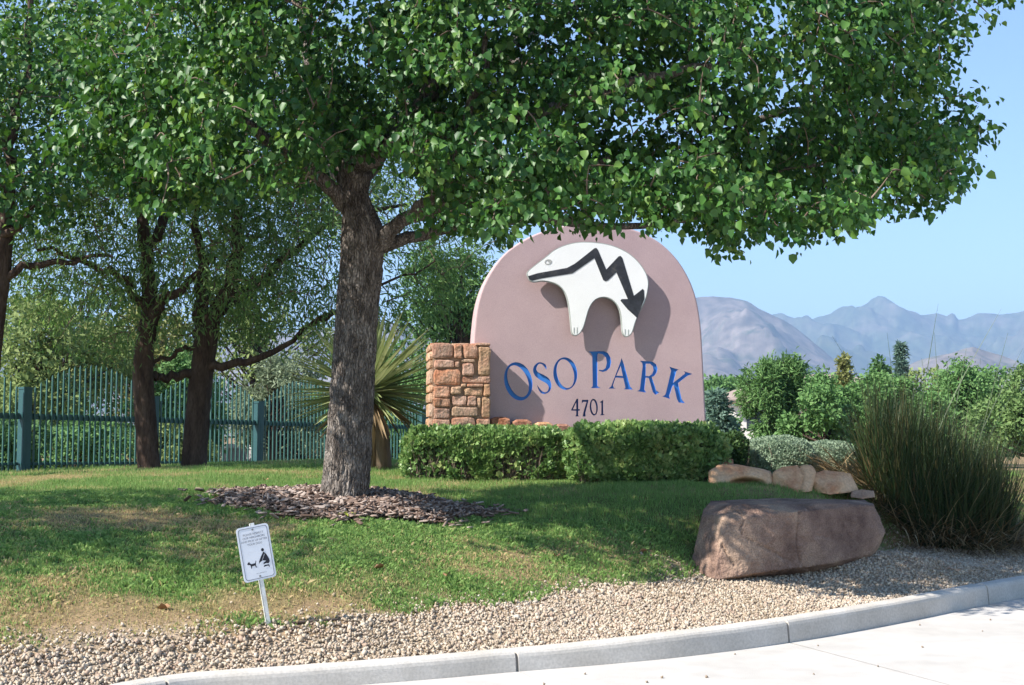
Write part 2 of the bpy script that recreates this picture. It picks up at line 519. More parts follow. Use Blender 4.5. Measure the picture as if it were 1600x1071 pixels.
LAWN_X = np.array([-30, -9, -6, -4, -3.0, -2.3, -1.6, -1.15, -.66, -.1, .5, 1.1, 1.6, 2.3, 3.1, 4.0, 5.5, 8, 30])
LAWN_Y = np.array([5.4, 5.8, 6.1, 6.6, 7.02, 7.55, 7.92, 8.16, 8.72, 9.15, 9.85, 10.35, 10.85, 11.55, 12.1, 13.3, 14.6, 16, 24])


def lawn_y(x): return np.interp(x, LAWN_X, LAWN_Y)


def terrain(x, y, sd=None):
    x = np.asarray(x, float); y = np.asarray(y, float)
    t = y - lawn_y(x)
    Lr = np.interp(x, [-.2, 2.2], [5.5, 1.5])
    u = np.clip(t / Lr, 0, 1)
    z = .27 + .70 * (1 - (1 - u) ** 2)
    z = z + .11 * sstep(4.5, 9, t) * sstep(4, 0, x) - .035 * np.clip(-x - 3.2, 0, 6) * sstep(3, 7, t)
    if sd is None:
        sd = kerb_dist(np.c_[x.ravel(), y.ravel()]).reshape(x.shape)
    g = np.clip(t, -3, 0)
    span = np.maximum(sd - KW, 0) - g
    w = np.clip(np.maximum(sd - KW, 0) / np.maximum(span, .05), 0, 1)
    edge = kerb_h(x) - .03
    z = np.where(t < 0, edge + (.27 - edge) * w ** 1.1, z)
    z = z - .05 * np.clip(y - 19.5, 0, 18) * sstep(16, 24, y)
    z = z + .19 * np.exp(-((x - 3.75) / 1.05) ** 2 - ((y - 11.75) / .6) ** 2) * (t < 0) * sstep(KW + .1, KW + .75, sd)
    nr = (sd > KW) & (y < 30) & (y > 4) & (np.abs(x) < 12)
    if nr.any():
        q = np.zeros(z.shape)
        q[nr] = (fbm(np.c_[x[nr] * 2.2, y[nr] * 2.2], 3) - .5) * np.where(t[nr] < .1, .018, .05)
        z = z + q
    z = np.where(sd < KW * .5, -.07, z)
    far = sstep(30, 60, np.hypot(x, y))
    z = z * (1 - far) + .1 * far
    return z


def gz(x, y): return float(terrain(np.array([x]), np.array([y]))[0])


def hit(px, py, y0=6.5, y1=40):
    """where the view ray of a photo pixel meets the ground"""
    Y = np.linspace(y0, y1, 1500)
    d = ray(px, py)
    P = EYEP + d * (Y / d[1])[:, None]
    g = terrain(P[:, 0], P[:, 1])
    k = np.argmax(P[:, 2] <= g)
    return P[k]


def axis_vals(lo, hi, step, far, back=None):
    a = list(np.arange(lo, hi + 1e-6, step))
    s = step
    v = hi
    while v < far:
        s *= 1.28; v += s; a.append(v)
    s = step; v = lo
    b = far if back is None else back
    while v > -b:
        s *= 1.28; v -= s; a.insert(0, v)
    return np.array(a)


gx = axis_vals(-7, 7, .085, 9000)
gy = axis_vals(5.5, 20, .1, 9000, 60)
GX, GY = np.meshgrid(gx, gy)
gsd = kerb_dist(np.c_[GX.ravel(), GY.ravel()]).reshape(GX.shape)
GZ = terrain(GX, GY, gsd)
tt = GY - lawn_y(GX) + (fbm(np.c_[GX.ravel() * 3, GY.ravel() * 3], 9).reshape(GX.shape) - .5) * .35
lawn_a = np.where(tt > 0, .5 + .5 * sstep(0, .5, tt), sstep(-.25, 0, tt) * .5)
_dm = fbm(np.c_[GX.ravel() * .9, GY.ravel() * 1.3], 61, 4).reshape(GX.shape)
lawn_a = lawn_a - np.where(tt > 0, .42 * sstep(.46, .62, _dm), 0)
lawn_a = np.where(GY > 45, .55, lawn_a)
ny, nx = GX.shape
idx = np.arange(nx * ny).reshape(ny, nx)
gf = np.stack([idx[:-1, :-1], idx[:-1, 1:], idx[1:, 1:], idx[1:, :-1]], axis=2).reshape(-1, 4)
ground = part('ground', np.stack([GX, GY, GZ], axis=2).reshape(-1, 3), gf, M['ground'], attrs={'lawn': lawn_a.ravel()}, smooth=True)
tag(ground, kind='structure')

# kerb: poured segments between joints
kpx, _ = pxof(np.c_[KS, np.zeros(len(KS))])
vis = KS[:, 1] > 6.6
JX = [262, 810, 1235, 1545]
jidx = [int(np.argmin(np.where(vis, np.abs(kpx - j), 1e9))) for j in JX]
bounds = [60] + jidx + [jidx[-1] + 46, jidx[-1] + 110, 880]
prof = [(0.0, -.10, 0), (0.004, .0, 0), (.014, 1.0, -.040), (.020, 1.0, -.020), (.032, 1.0, -.006), (.05, 1.0, 0), (.11, 1, .001), (KW - .02, 1.0, -.001), (KW - .006, 1.0, -.010), (KW, 1.0, -.03), (KW, -.15, 0)]


def kerb_seg(a, b, off=0.0, shrink=0.0):
    ids = np.arange(a, b + 1)
    P = KS[ids].copy(); Nn = KN[ids]; Tn = KT[ids]
    g = .011
    P[0] += Tn[0] * g; P[-1] -= Tn[-1] * g
    h = kerb_h(P[:, 0]) - shrink
    V = []
    for i in range(len(P)):
        for o, k, dz in prof:
            q = P[i] + Nn[i] * (o + (shrink if o < KW / 2 else -shrink))
            V.append((q[0], q[1], (h[i] + dz) if k == 1 else k))
    m = len(prof)
    V = np.array(V)
    nz = fbm(V * 7, 5, 3) - .5
    V[:, 2] += np.where(V[:, 2] > .03, nz * .005, 0)
    V[:, 1] += nz * .003
    F = []
    for i in range(len(P) - 1):
        for j in range(m - 1):
            F.append((i * m + j, i * m + j + 1, (i + 1) * m + j + 1, (i + 1) * m + j))
    F.append(tuple(range(m))); F.append(tuple((len(P) - 1) * m + j for j in range(m - 1, -1, -1)))
    return V, F


kv, kf = kerb_seg(60, 880, shrink=.03)
kerb = part('kerb', kv, kf, M['concrete_kerb']); tag(kerb, kind='structure')
for a, b in zip(bounds[:-1], bounds[1:]):
    V, F = kerb_seg(a, b)
    part('kerb_segment', V, F, M['concrete_kerb'], kerb, smooth=False)

# road: cast slabs, joints running on from the kerb joints
road_v, road_f = [], []
rows = np.r_[KS[:880]]
base_pts = [(p[0], p[1], -.0035) for p in rows + KN[:880] * .03]
half = len(base_pts)
V = base_pts + [(p[0] + 14, p[1] - 36, -.0035) for p in rows]
F = [(i, half + i, half + i + 1, i + 1) for i in range(half - 1)]
road = part('road', V, F, M['joint_seal']); tag(road, kind='structure')
for a, b in zip(bounds[:-1], bounds[1:]):
    ids = np.arange(a, b + 1)
    P = KS[ids].copy(); T = KT[ids]
    P[0] += T[0] * .006; P[-1] -= T[-1] * .006
    P -= KN[ids] * .002
    dr = np.array([.38, -.925])
    V = []; n = len(P); m = 26
    w = np.r_[0, np.cumsum(np.geomspace(.05, 6, m - 1))]; w = w / w[-1] * 34
    # keep the road-side rows parallel to the joint
    for k in range(m):
        for i in range(n):
            q = P[i] + dr * w[k]
            V.append((q[0], q[1], 0.0))
    V = np.array(V)
    V[:, 2] += (fbm(V * .8, 12, 3) - .5) * .002
    F = [(k * n + i, (k + 1) * n + i, (k + 1) * n + i + 1, k * n + i + 1) for k in range(m - 1) for i in range(n - 1)]
    part('slab', V, F, M['concrete_road'], road, smooth=True)

gp = np.array([hit_ for hit_ in ((1.55, 8.62), (.86, 7.6), (.93, 7.75), (2.9, 8.9), (1.9, 7.9), (3.6, 9.6), (.2, 7.6), (2.4, 8.1), (3.9, 10.2), (1.2, 7.75), (.5, 7.9), (2.2, 9.0), (3.2, 9.9), (-.6, 7.45))])
gp = np.c_[gp + rng.normal(size=gp.shape) * .03, np.full(len(gp), .006)]
V, F, ii = scatter(PEB[0], CUBE_F, gp, rand_rot(len(gp)), rng.uniform(.006, .013, len(gp)))
tag(part('road_grit', V, F, M['gravel'], road, attrs={'rnd': np.full(len(V), .05)}), kind='stuff')

# ------------------------------------------------------------------ mountains
def mountain(name, ridge, Y, depth, matl, seed, base=0.0, rough=.27):
    px = np.array([r[0] for r in ridge], float); py = np.array([r[1] for r in ridge], float)
    X = np.linspace(px[0], px[-1], 460)
    H = np.interp(X, px, py)
    nx_, nd = len(X), 76
    V = np.zeros((nd, nx_, 3))
    P = np.array([at(a, b, Y) for a, b in zip(X, H)])
    PS = np.convolve(np.pad(P[:, 2], 24, mode='edge'), np.ones(49) / 49, 'valid')
    for k in range(nd):
        s = -1.0 + 1.6 * k / (nd - 1)          # -1 front foot .. 0 ridge .. 0.6 back
        fall = (1 - abs(s) / (1.0 if s < 0 else .6)) ** (1.15 if s < 0 else 1.0)
        yy = Y + s * depth
        xs = P[:, 0] * (yy / Y) if s < 0 else P[:, 0]
        amp = np.sqrt(np.clip(4 * fall * (1 - fall), 0, 1)) * min(1, fall * 3)
        w1 = fbm(np.c_[xs / 520, np.full(nx_, yy / 700)], seed, 4) - .5
        w2 = np.abs(fbm(np.c_[xs / 300 + w1 * 1.5, np.full(nx_, yy / 560)], seed + 7, 5) * 2 - 1)
        w3 = fbm(np.c_[xs / 75, np.full(nx_, yy / 75)], seed + 11, 3) - .5
        bl = float(sstep(.86, 1.0, fall))
        Pz = P[:, 2] * bl + PS * (1 - bl)
        z = Pz * fall + Pz * amp * (w1 * rough * 2.2 + (w2 - .25) * rough * 1.6) + w3 * 60 * min(1, fall * 3) * (amp + .12)
        V[k, :, 0] = xs; V[k, :, 1] = yy; V[k, :, 2] = np.maximum(z, 0) - 1 + base
    ii = np.arange(nd * nx_).reshape(nd, nx_)
    F = np.stack([ii[:-1, :-1], ii[:-1, 1:], ii[1:, 1:], ii[1:, :-1]], axis=2).reshape(-1, 4)
    o = part(name, V.reshape(-1, 3), F, matl, smooth=False)
    tag(o, kind='structure')
    return o


mountain('mountain', [(-700, 560), (-300, 520), (0, 500), (300, 530), (600, 505), (800, 520), (980, 500), (1060, 466), (1088, 457), (1100, 455), (1130, 458), (1165, 464), (1190, 478), (1215, 490), (1240, 503), (1270, 530),
                      (1300, 556), (1330, 590), (1370, 630), (1450, 660), (1600, 672)], 3600, 1300, M['mountain'], 21)
mountain('mountain', [(900, 560), (1100, 505), (1225, 493), (1265, 498), (1300, 491), (1330, 485), (1352, 474), (1362, 467), (1370, 466), (1378, 470), (1400, 484), (1420, 492), (1445, 490), (1465, 487), (1480, 489), (1486, 483), (1491, 482), (1497, 492), (1508, 491),
                      (1526, 484), (1540, 482), (1560, 485), (1580, 483), (1600, 481), (1700, 470), (1850, 455), (2050, 480), (2300, 520)], 5600, 2000, M['mountain_far'], 33)
mountain('foothill', [(1250, 640), (1350, 600), (1430, 568), (1480, 552), (1520, 541), (1560, 550), (1600, 570), (1680, 590), (1800, 585), (2000, 640)], 2500, 500, M['mountain'], 45)

# ------------------------------------------------------------------ sign wall
TH = R(8)
WD = 15.2
WR = np.array([math.cos(TH), math.sin(TH), 0]); WI = np.array([-math.sin(TH), math.cos(TH), 0]); WZ = np.array([0, 0, 1.0])
WC = at(918, 665, WD); WC[2] = gz(WC[0], WC[1])


def wall_uv(px, py, depth=0.0):
    """photo pixel -> position on the wall plane (right, up), plane moved 'depth' towards the viewer"""
    d = ray(px, py)
    o = WC - WI * depth
    t = ((o - EYEP) @ WI) / (d @ WI)
    q = EYEP + d * t - o
    return q @ WR, q[2]


def wxyz(u, v, w):
    """w is towards the viewer"""
    return WC + WR * u + WZ * v - WI * w


def zoom(pts, ox, oy, s): return [(ox + x / s, oy + y / s) for x, y in pts]


def fill2d(contours):
    """triangulated even-odd fill of closed contours"""
    cu = bpy.data.curves.new('tmp', 'CURVE'); cu.dimensions = '2D'; cu.fill_mode = 'BOTH'
    for c in contours:
        sp = cu.splines.new('POLY'); sp.points.add(len(c) - 1)
        for p, q in zip(sp.points, c): p.co = (q[0], q[1], 0, 1)
        sp.use_cyclic_u = True
    ob = bpy.data.objects.new('tmp', cu); C.objects.link(ob)
    dg = bpy.context.evaluated_depsgraph_get()
    me = bpy.data.meshes.new_from_object(ob.evaluated_get(dg))
    V = np.array([v.co[:2] for v in me.vertices]); F = [tuple(p.vertices) for p in me.polygons]
    bpy.data.objects.remove(ob); bpy.data.curves.remove(cu); bpy.data.meshes.remove(me)
    return V, F


def ell(cx, cy, a, b, tilt, n=44):
    t = np.linspace(0, 2 * math.pi, n, endpoint=False)
    ct, st = math.cos(R(tilt)), math.sin(R(tilt))
    x, y = b * np.cos(t), a * np.sin(t)
    return [(cx + xx * ct - yy * st * -1 * -1, cy + xx * st + yy * ct) for xx, yy in zip(x, y)]


def stroke(pts, n=46):
    P = smooth_path(np.array(pts, float), n)
    T = np.gradient(P[:, :2], axis=0); T /= np.linalg.norm(T, axis=1)[:, None]
    Nn = np.c_[-T[:, 1], T[:, 0]]
    w = P[:, 2:3] / 2
    return [tuple(p) for p in (P[:, :2] + Nn * w)] + [tuple(p) for p in (P[:, :2] - Nn * w)[::-1]]


def corner_round(pts, k=2):
    P = np.array(pts, float)
    for _ in range(k):
        A = P * .75 + np.roll(P, -1, 0) * .25
        B = P * .25 + np.roll(P, -1, 0) * .75
        P = np.stack([A, B], 1).reshape(-1, 2)
    return [tuple(p) for p in P]


Z1 = (770, 530, 8.239); Z2 = (930, 540, 8.239)
LET = [
    ('letter', Z1, [ell(328, 545, 250, 178, -14), ell(325, 543, 214, 124, -22)], 'blue'),
    ('letter', Z1, [stroke([(690, 392, 4), (672, 345, 30), (640, 318, 22), (595, 310, 20), (555, 345, 32), (540, 395, 44), (562, 448, 58), (625, 490, 78), (692, 530, 74), (728, 578, 48), (735, 630, 30), (715, 675, 22), (680, 695, 18), (635, 688, 28), (603, 655, 22), (572, 598, 5)])], 'blue'),
    ('letter', Z1, [ell(933, 445, 210, 154, -5), ell(935, 447, 188, 108, -13)], 'blue'),
    ('letter', Z2, [[(-90, 80), (60, 74), (115, 75), (165, 100), (198, 160), (205, 215), (190, 285), (150, 325), (100, 342), (45, 325), (50, 313), (100, 318), (135, 290), (150, 220), (138, 155), (95, 112), (40, 104), (28, 122), (28, 520), (45, 538), (75, 548), (-58, 550), (-40, 535), (-32, 520), (-38, 130), (-55, 100)]], 'blue'),
    ('letter', Z2, [[(340, 162), (368, 240), (450, 530), (485, 568), (368, 566), (390, 545), (362, 420), (262, 414), (228, 515), (240, 545), (268, 556), (170, 556), (205, 528), (328, 205)], [(328, 265), (356, 395), (272, 390)]], 'blue'),
    ('letter', Z2, [[(575, 198), (690, 205), (740, 210), (785, 245), (802, 300), (790, 350), (762, 390), (728, 407), (785, 580), (826, 606), (775, 636), (742, 600), (690, 420), (650, 415), (632, 570), (655, 606), (535, 590), (566, 577), (576, 560), (612, 262), (604, 226)],
                    [(652, 236), (705, 236), (742, 270), (752, 320), (733, 368), (692, 397), (650, 394)]], 'blue'),
    ('letter', Z2, [[(955, 275), (1072, 312), (1042, 335), (1005, 482), (1150, 368), (1158, 352), (1138, 332), (1252, 368), (1190, 390), (1068, 484), (1075, 525), (1112, 690), (1155, 744), (1075, 735), (1052, 690), (1012, 512), (996, 522), (950, 655), (965, 690), (862, 656), (898, 640), (910, 615), (978, 325)]], 'blue'),
    ('digit', Z1, [[(1080, 770), (1100, 770), (1100, 903), (1122, 903), (1120, 922), (1100, 924), (1098, 975), (1108, 996), (1062, 996), (1074, 975), (1075, 924), (1010, 922), (1010, 906)], [(1074, 815), (1075, 904), (1032, 905)]], 'navy'),
    ('digit', Z1, [[(1148, 784), (1228, 782), (1230, 800), (1192, 950), (1194, 998), (1158, 998), (1168, 940), (1206, 810), (1166, 808), (1144, 832)]], 'navy'),
    ('digit', Z1, [ell(1300, 878, 108, 52, -3), ell(1300, 878, 88, 31, -6)], 'navy'),
    ('digit', Z1, [[(1420, 783), (1421, 965), (1442, 979), (1378, 983), (1397, 966), (1398, 822), (1374, 816)]], 'navy'),
]
ARCH = [(741, 700), (742, 600), (742, 540), (744, 510), (748, 480), (756, 452), (768, 428), (785, 404), (806, 386), (832, 371), (865, 359), (900, 353), (935, 352), (968, 356), (1000, 365), (1028, 380), (1052, 402), (1070, 428), (1083, 458), (1090, 490), (1094, 525), (1098, 600), (1102, 680), (1103, 700)]
arch_uv = np.array([wall_uv(*p) for p in ARCH])
arch_uv = smooth_path(arch_uv, 90)
arch_uv = np.vstack([[arch_uv[0][0], -.25], arch_uv, [arch_uv[-1][0], -.25]])
REC = .020
sign = thing('park_sign', WC, 'mauve stucco arched park sign with carved blue lettering', 'sign')
conts, shells = [arch_uv], []
for nm, z, cs, colr in LET:
    uvs = [np.array([wall_uv(*p) for p in zoom(c, *z)]) for c in cs]
    conts += uvs
    shells.append((nm, uvs, colr))
V2, F2 = fill2d(conts)
# wall body: pierced face, bevelled rim, sides, back
BV, TK = .022, .34
mb = MB()
inner = arch_uv.copy()
cen = np.array([inner[:, 0].mean(), .9])
T_ = np.gradient(inner, axis=0); T_ /= np.linalg.norm(T_, axis=1)[:, None]
NRM = np.c_[-T_[:, 1], T_[:, 0]]
if ((inner - cen) * NRM).sum() < 0: NRM = -NRM
mb.add([wxyz(u, v, 0) for u, v in V2], F2)
rings = [(0, 0), (BV * .35, -BV * .12), (BV * .8, -BV * .5), (BV, -BV), (BV, -TK)]
m = len(inner)
rv = []
for o, w in rings:
    rv += [wxyz(u, v, w) for u, v in inner + NRM * o]
rf = [(k * m + i, k * m + i + 1, (k + 1) * m + i + 1, (k + 1) * m + i) for k in range(len(rings) - 1) for i in range(m - 1)]
rf.append(tuple((len(rings) - 1) * m + i for i in range(m)))
mb.add(rv, rf)
wall = part('wall', mb.V_(), mb.F, M['stucco'], sign)
for nm, uvs, colr in shells:
    v2, f2 = fill2d(uvs)
    mb = MB().add([wxyz(u, v, -REC) for u, v in v2], f2)
    for c in uvs:
        k = len(c)
        mb.add([wxyz(u, v, -.0008) for u, v in c] + [wxyz(u, v, -REC - .001) for u, v in c], [(i, (i + 1) % k, k + (i + 1) % k, k + i) for i in range(k)])
    o = part(nm, mb.V_(), mb.F, M['letter_' + colr], sign)

# bear emblem on stand-off rods
ZB = (810, 350, 4.868)
OFF = .066
BT = .045
BEAR = [(68, 395), (66, 372), (90, 343), (150, 295), (215, 245), (270, 200), (330, 170), (400, 148), (480, 137), (580, 140), (680, 155), (770, 185), (850, 230), (920, 295), (970, 370), (991, 440), (986, 510), (965, 590), (930, 660), (895, 740), (872, 815), (852, 848), (825, 861), (803, 850), (789, 815), (781, 720), (770, 660), (742, 610), (702, 575), (650, 561), (600, 572), (563, 605), (535, 660), (515, 730), (496, 790), (466, 838), (432, 851), (406, 830), (395, 740), (385, 650), (370, 570), (343, 510), (300, 468), (240, 445), (180, 437), (120, 445), (88, 432)]
HEART = [(74, 398), (150, 375), (280, 352), (370, 335), (430, 303), (510, 240), (578, 186), (592, 183), (605, 198), (668, 348), (762, 248), (776, 244), (790, 258), (878, 548), (945, 495), (955, 505), (958, 570), (905, 718), (830, 650), (776, 585), (784, 573), (832, 572), (745, 368), (682, 430), (662, 438), (645, 428), (578, 262), (500, 315), (410, 378), (300, 395), (180, 415), (105, 433), (84, 424)]
bear = thing('bear_emblem', wxyz(0, 1.6, OFF), 'white bear silhouette with black lightning arrow on the sign', 'emblem')


def slab2d(contours, w0, w1, bev=0.0):
    v2, f2 = fill2d(contours)
    mb = MB().add([wxyz(u, v, w1) for u, v in v2], f2).add([wxyz(u, v, w0) for u, v in v2], [f[::-1] for f in f2])
    for c in contours:
        k = len(c)
        mb.add([wxyz(u, v, w1) for u, v in c] + [wxyz(u, v, w0) for u, v in c], [(i, (i + 1) % k, k + (i + 1) % k, k + i) for i in range(k)])
    return mb


def uvz(pts, depth): return np.array([wall_uv(*p, depth) for p in zoom(pts, *ZB)])


bo = uvz(smooth_path(np.array(BEAR + [BEAR[0]]), 200)[:-1], OFF + BT)
mb = slab2d([bo], OFF, OFF + BT - .004)
part('body_edge', mb.V_(), mb.F, M['bear_edge'], bear)
bc = bo.mean(0)
T_ = np.roll(bo, -1, 0) - np.roll(bo, 1, 0); T_ /= np.linalg.norm(T_, axis=1)[:, None]
bn = np.c_[-T_[:, 1], T_[:, 0]]
area = np.sum(bo[:, 0] * np.roll(bo[:, 1], -1) - np.roll(bo[:, 0], -1) * bo[:, 1])
if area < 0: bn = -bn
bi = bo + bn * .011
mb = slab2d([bi], OFF + BT - .004, OFF + BT)
face = part('painted_face', mb.V_(), mb.F, M['bear_white'], bear)
mb = slab2d([uvz(HEART, OFF + BT)], OFF + BT, OFF + BT + .003)
part('heart_line_arrow', mb.V_(), mb.F, M['bear_black'], bear)
mb = slab2d([uvz(ell(226, 290, 20, 28, -12), OFF + BT), uvz(ell(226, 290, 13, 20, -12), OFF + BT)], OFF + BT, OFF + BT + .003)
v, f = fill2d([uvz(ell(234, 286, 7, 10, 0, 16), OFF + BT)])
mb.add([wxyz(a, b, OFF + BT + .003) for a, b in v], f)
part('eye', mb.V_(), mb.F, M['bear_eye'], face)
for cx_, y0, y1 in ((423, 788, 832), (446, 788, 834), (812, 802, 845), (836, 804, 846)):
    mb = slab2d([uvz([(cx_ - 2.5, y0), (cx_ + 2.5, y0), (cx_ + 1.5, y1), (cx_ - 3.5, y1)], OFF + BT)], OFF + BT, OFF + BT + .003)
    part('claw', mb.V_(), mb.F, M['bear_edge'], face)
for cx_, cy_ in ((455, 770), (845, 770), (300, 330), (800, 330)):
    u, v = uvz([(cx_, cy_)], OFF)[0]
    V, F = tube([wxyz(u, v, -.03), wxyz(u, v, OFF + .01)], .011, 8)
    part('rod', V, F, M['steel_rod'], bear)


# ------------------------------------------------------------------ rocks
def rock_box(sx, sy, sz, seed, n=4, rough=.10, rnd=.55):
    """rounded, broken-faced stone; centred; local box sx x sy x sz"""
    bm = bmesh.new()
    bmesh.ops.create_cube(bm, size=2)
    bmesh.ops.subdivide_edges(bm, edges=bm.edges[:], cuts=n - 1, use_grid_fill=True)
    V = np.array([v.co[:] for v in bm.verts])
    F = [tuple(v.index for v in f.verts) for f in bm.faces]
    bm.free()
    p = 8.0
    nrm = (np.abs(V) ** p).sum(1) ** (1 / p)
    V = V / nrm[:, None] * (1 - rnd * .0)
    s = np.array([sx, sy, sz]) / 2
    W = V * s
    mn = min(sx, sy, sz)
    W = W + V / np.linalg.norm(V, axis=1)[:, None] * ((fbm(W / mn * 1.3 + seed * 3.1, seed, 3) - .55) * rough * mn * 2)[:, None]
    return W, F


def boulder(name, pts, matl, seed, amp, parent=None, cuts=3, cracks=(), hollows=(), nplanes=7):
    bm = bmesh.new()
    for p in pts: bm.verts.new(p)
    r = bmesh.ops.convex_hull(bm, input=bm.verts)
    bmesh.ops.delete(bm, geom=[v for v in bm.verts if not v.link_faces], context='VERTS')
    for _ in range(cuts):
        bmesh.ops.subdivide_edges(bm, edges=[e for e in bm.edges if e.calc_length() > .03], cuts=1, use_grid_fill=True)
        bmesh.ops.triangulate(bm, faces=bm.faces[:])
    bm.normal_update()
    V = np.array([v.co[:] for v in bm.verts]); Nn = np.array([v.normal[:] for v in bm.verts])
    F = np.array([[v.index for v in f.verts] for f in bm.faces])
    bm.free()
    cen_ = V.mean(0)
    pr = np.random.default_rng(seed)
    for _ in range(nplanes):
        nk = pr.normal(size=3); nk[2] = abs(nk[2]) * .8; nk[1] = -abs(nk[1]) if pr.random() < .7 else nk[1]; nk /= np.linalg.norm(nk)
        dk = (V - cen_) @ nk
        hk = dk.max() * pr.uniform(.93, .98)
        V = V - np.maximum(dk - hk, 0)[:, None] * nk
    rid = np.abs(fbm(V * np.array([3.2, 3.2, 4.5]) + seed, seed, 4) * 2 - 1)
    V = V + Nn * (((fbm(V * 2.2 + seed, seed + 3, 4) - .5) * amp * 2 - (rid < .06) * amp * .35)[:, None])
    V = V + Nn * ((fbm(V * 11, seed + 5, 3) - .5) * amp * .8)[:, None]
    vx, vy = pxof(V)
    for cr in cracks:
        cr = smooth_path(np.array(cr, float), 60)
        dd = np.sqrt(((np.c_[vx, vy][:, None, :] - cr[None]) ** 2).sum(2)).min(1)
        V = V - Nn * (np.exp(-(dd / 1.5) ** 2) * .03)[:, None]
    for hx, hy, hr, hk, hd in hollows:
        V[:, 1] += hd * np.exp(-(((vx - hx) / hr) ** 2 + ((vy - hy) / hk) ** 2) ** 2) * (Nn[:, 1] < .2)
    org = ORG.get(parent.name) if parent is not None else V.mean(0) * [1, 1, 0] + [0, 0, V[:, 2].min()]
    me = raw_mesh(name, V - org, F, smooth=False)
    return put(name, me, matl, parent, org)


def px_pts(lst): return [at(a, b, Y) for a, b, Y in lst]


big = boulder('boulder', px_pts([(1077, 897, 11.05), (1098, 800, 11.15), (1106, 792, 11.3), (1150, 789, 10.98), (1190, 787, 11.1), (1280, 786, 11.3), (1368, 790, 11.7), (1385, 830, 11.7), (1362, 866, 11.6), (1300, 880, 11.2), (1160, 900, 10.75), (1120, 905, 10.7), (1128, 808, 10.86), (1150, 812, 10.82), (1240, 800, 10.98),
                      (1095, 850, 11.9), (1110, 783, 11.9), (1200, 779, 12.0), (1350, 781, 12.2), (1370, 850, 12.2), (1080, 925, 11.5), (1350, 900, 12.0)]), M['boulder'], 4, .016, cuts=6, nplanes=4, cracks=[[(1130, 800), (1150, 797), (1163, 812), (1158, 828), (1175, 846), (1200, 858), (1235, 876)], [(1128, 852), (1140, 872), (1148, 884)], [(1250, 800), (1246, 850), (1252, 880)]])
tag(big, 'large reddish brown boulder between the gravel and the clump grass', 'boulder')

rk = boulder('sandstone_rock', px_pts([(1106, 768, 13.1), (1106, 736, 13.2), (1122, 726, 13.3), (1160, 727, 13.3), (1200, 737, 13.3), (1216, 750, 13.3), (1210, 769, 13.2), (1150, 770, 13.0), (1110, 760, 13.8), (1200, 760, 13.8), (1150, 726, 13.6), (1205, 736, 13.6)]), M['rock_light'], 11, .013, cuts=5, nplanes=14, hollows=[(1168, 760, 26, 11, .28)])
tag(rk, 'orange sandstone block with a hollow underside at the end of the clipped hedge', 'rock', 'sandstone blocks edging the lawn')
rk = boulder('sandstone_rock', px_pts([(1208, 768, 13.2), (1207, 738, 13.25), (1222, 729, 13.3), (1266, 727, 13.3), (1276, 734, 13.3), (1270, 769, 13.1), (1215, 735, 13.8), (1268, 728, 13.8), (1240, 771, 13.05), (1268, 765, 13.9), (1210, 765, 13.9)]), M['rock_light'], 15, .012, cuts=5, nplanes=12, cracks=[[(1249, 728), (1256, 745), (1250, 768)]])
tag(rk, 'pale square sandstone block in front of the grey clipped mounds', 'rock', 'sandstone blocks edging the lawn')
rk = boulder('sandstone_rock', px_pts([(1266, 770, 13.3), (1264, 742, 13.4), (1288, 735, 13.5), (1328, 740, 13.5), (1342, 768, 13.4), (1300, 772, 13.2), (1270, 742, 14), (1330, 745, 14), (1332, 766, 14)]), M['rock_light'], 19, .012, cuts=5, nplanes=14)
tag(rk, 'low flat sandstone block partly behind the long clump grass blades', 'rock', 'sandstone blocks edging the lawn')
rk = boulder('sandstone_rock', px_pts([(1122, 735, 13.9), (1124, 722, 13.9), (1132, 715, 14), (1145, 717, 14), (1148, 736, 13.9), (1125, 720, 14.3), (1146, 719, 14.3), (1146, 738, 14.3), (1122, 738, 14.3), (1135, 745, 13.8)]), M['sandstone'], 23, .012)
tag(rk, 'small dark red stone peeking over the hollow sandstone block', 'rock', 'sandstone blocks edging the lawn')
rk = boulder('sandstone_rock', px_pts([(1328, 777, 13.2), (1330, 768, 13.3), (1345, 764, 13.3), (1366, 767, 13.3), (1368, 777, 13.2), (1350, 780, 13.1), (1335, 768, 13.7), (1364, 768, 13.7), (1350, 778, 13.8)]), M['sandstone_pale'], 27, .01)
tag(rk, 'small whitish stone beside the clump grass', 'rock', 'sandstone blocks edging the lawn')

# ------------------------------------------------------------------ stone pillar beside the sign wall
PD = .235                                     # face of the pillar in front of the wall face
ZS = (655, 525, 7.14)
pu0, _ = wall_uv(672, 600, PD - .03); pu1, _ = wall_uv(765.5, 600, PD)
_, pv1 = wall_uv(720, 538, PD)
pil = thing('stone_pillar', wxyz((pu0 + pu1) / 2, 0, 0), 'square sandstone masonry pillar at the end of the sign wall', 'pillar')
mb = MB()
q = [(pu0 + .03, -.3, PD - .03), (pu1 - .02, -.3, PD - .03), (pu1 - .02, -.3, -.42), (pu0 + .03, -.3, -.42)]
mb.add([wxyz(*a) for a in q] + [wxyz(a[0], pv1 - .02, a[2]) for a in q], [(0, 3, 2, 1), (4, 5, 6, 7), (0, 1, 5, 4), (1, 2, 6, 5), (2, 3, 7, 6), (3, 0, 4, 7)])
part('core', mb.V_(), mb.F, M['mortar'], pil)
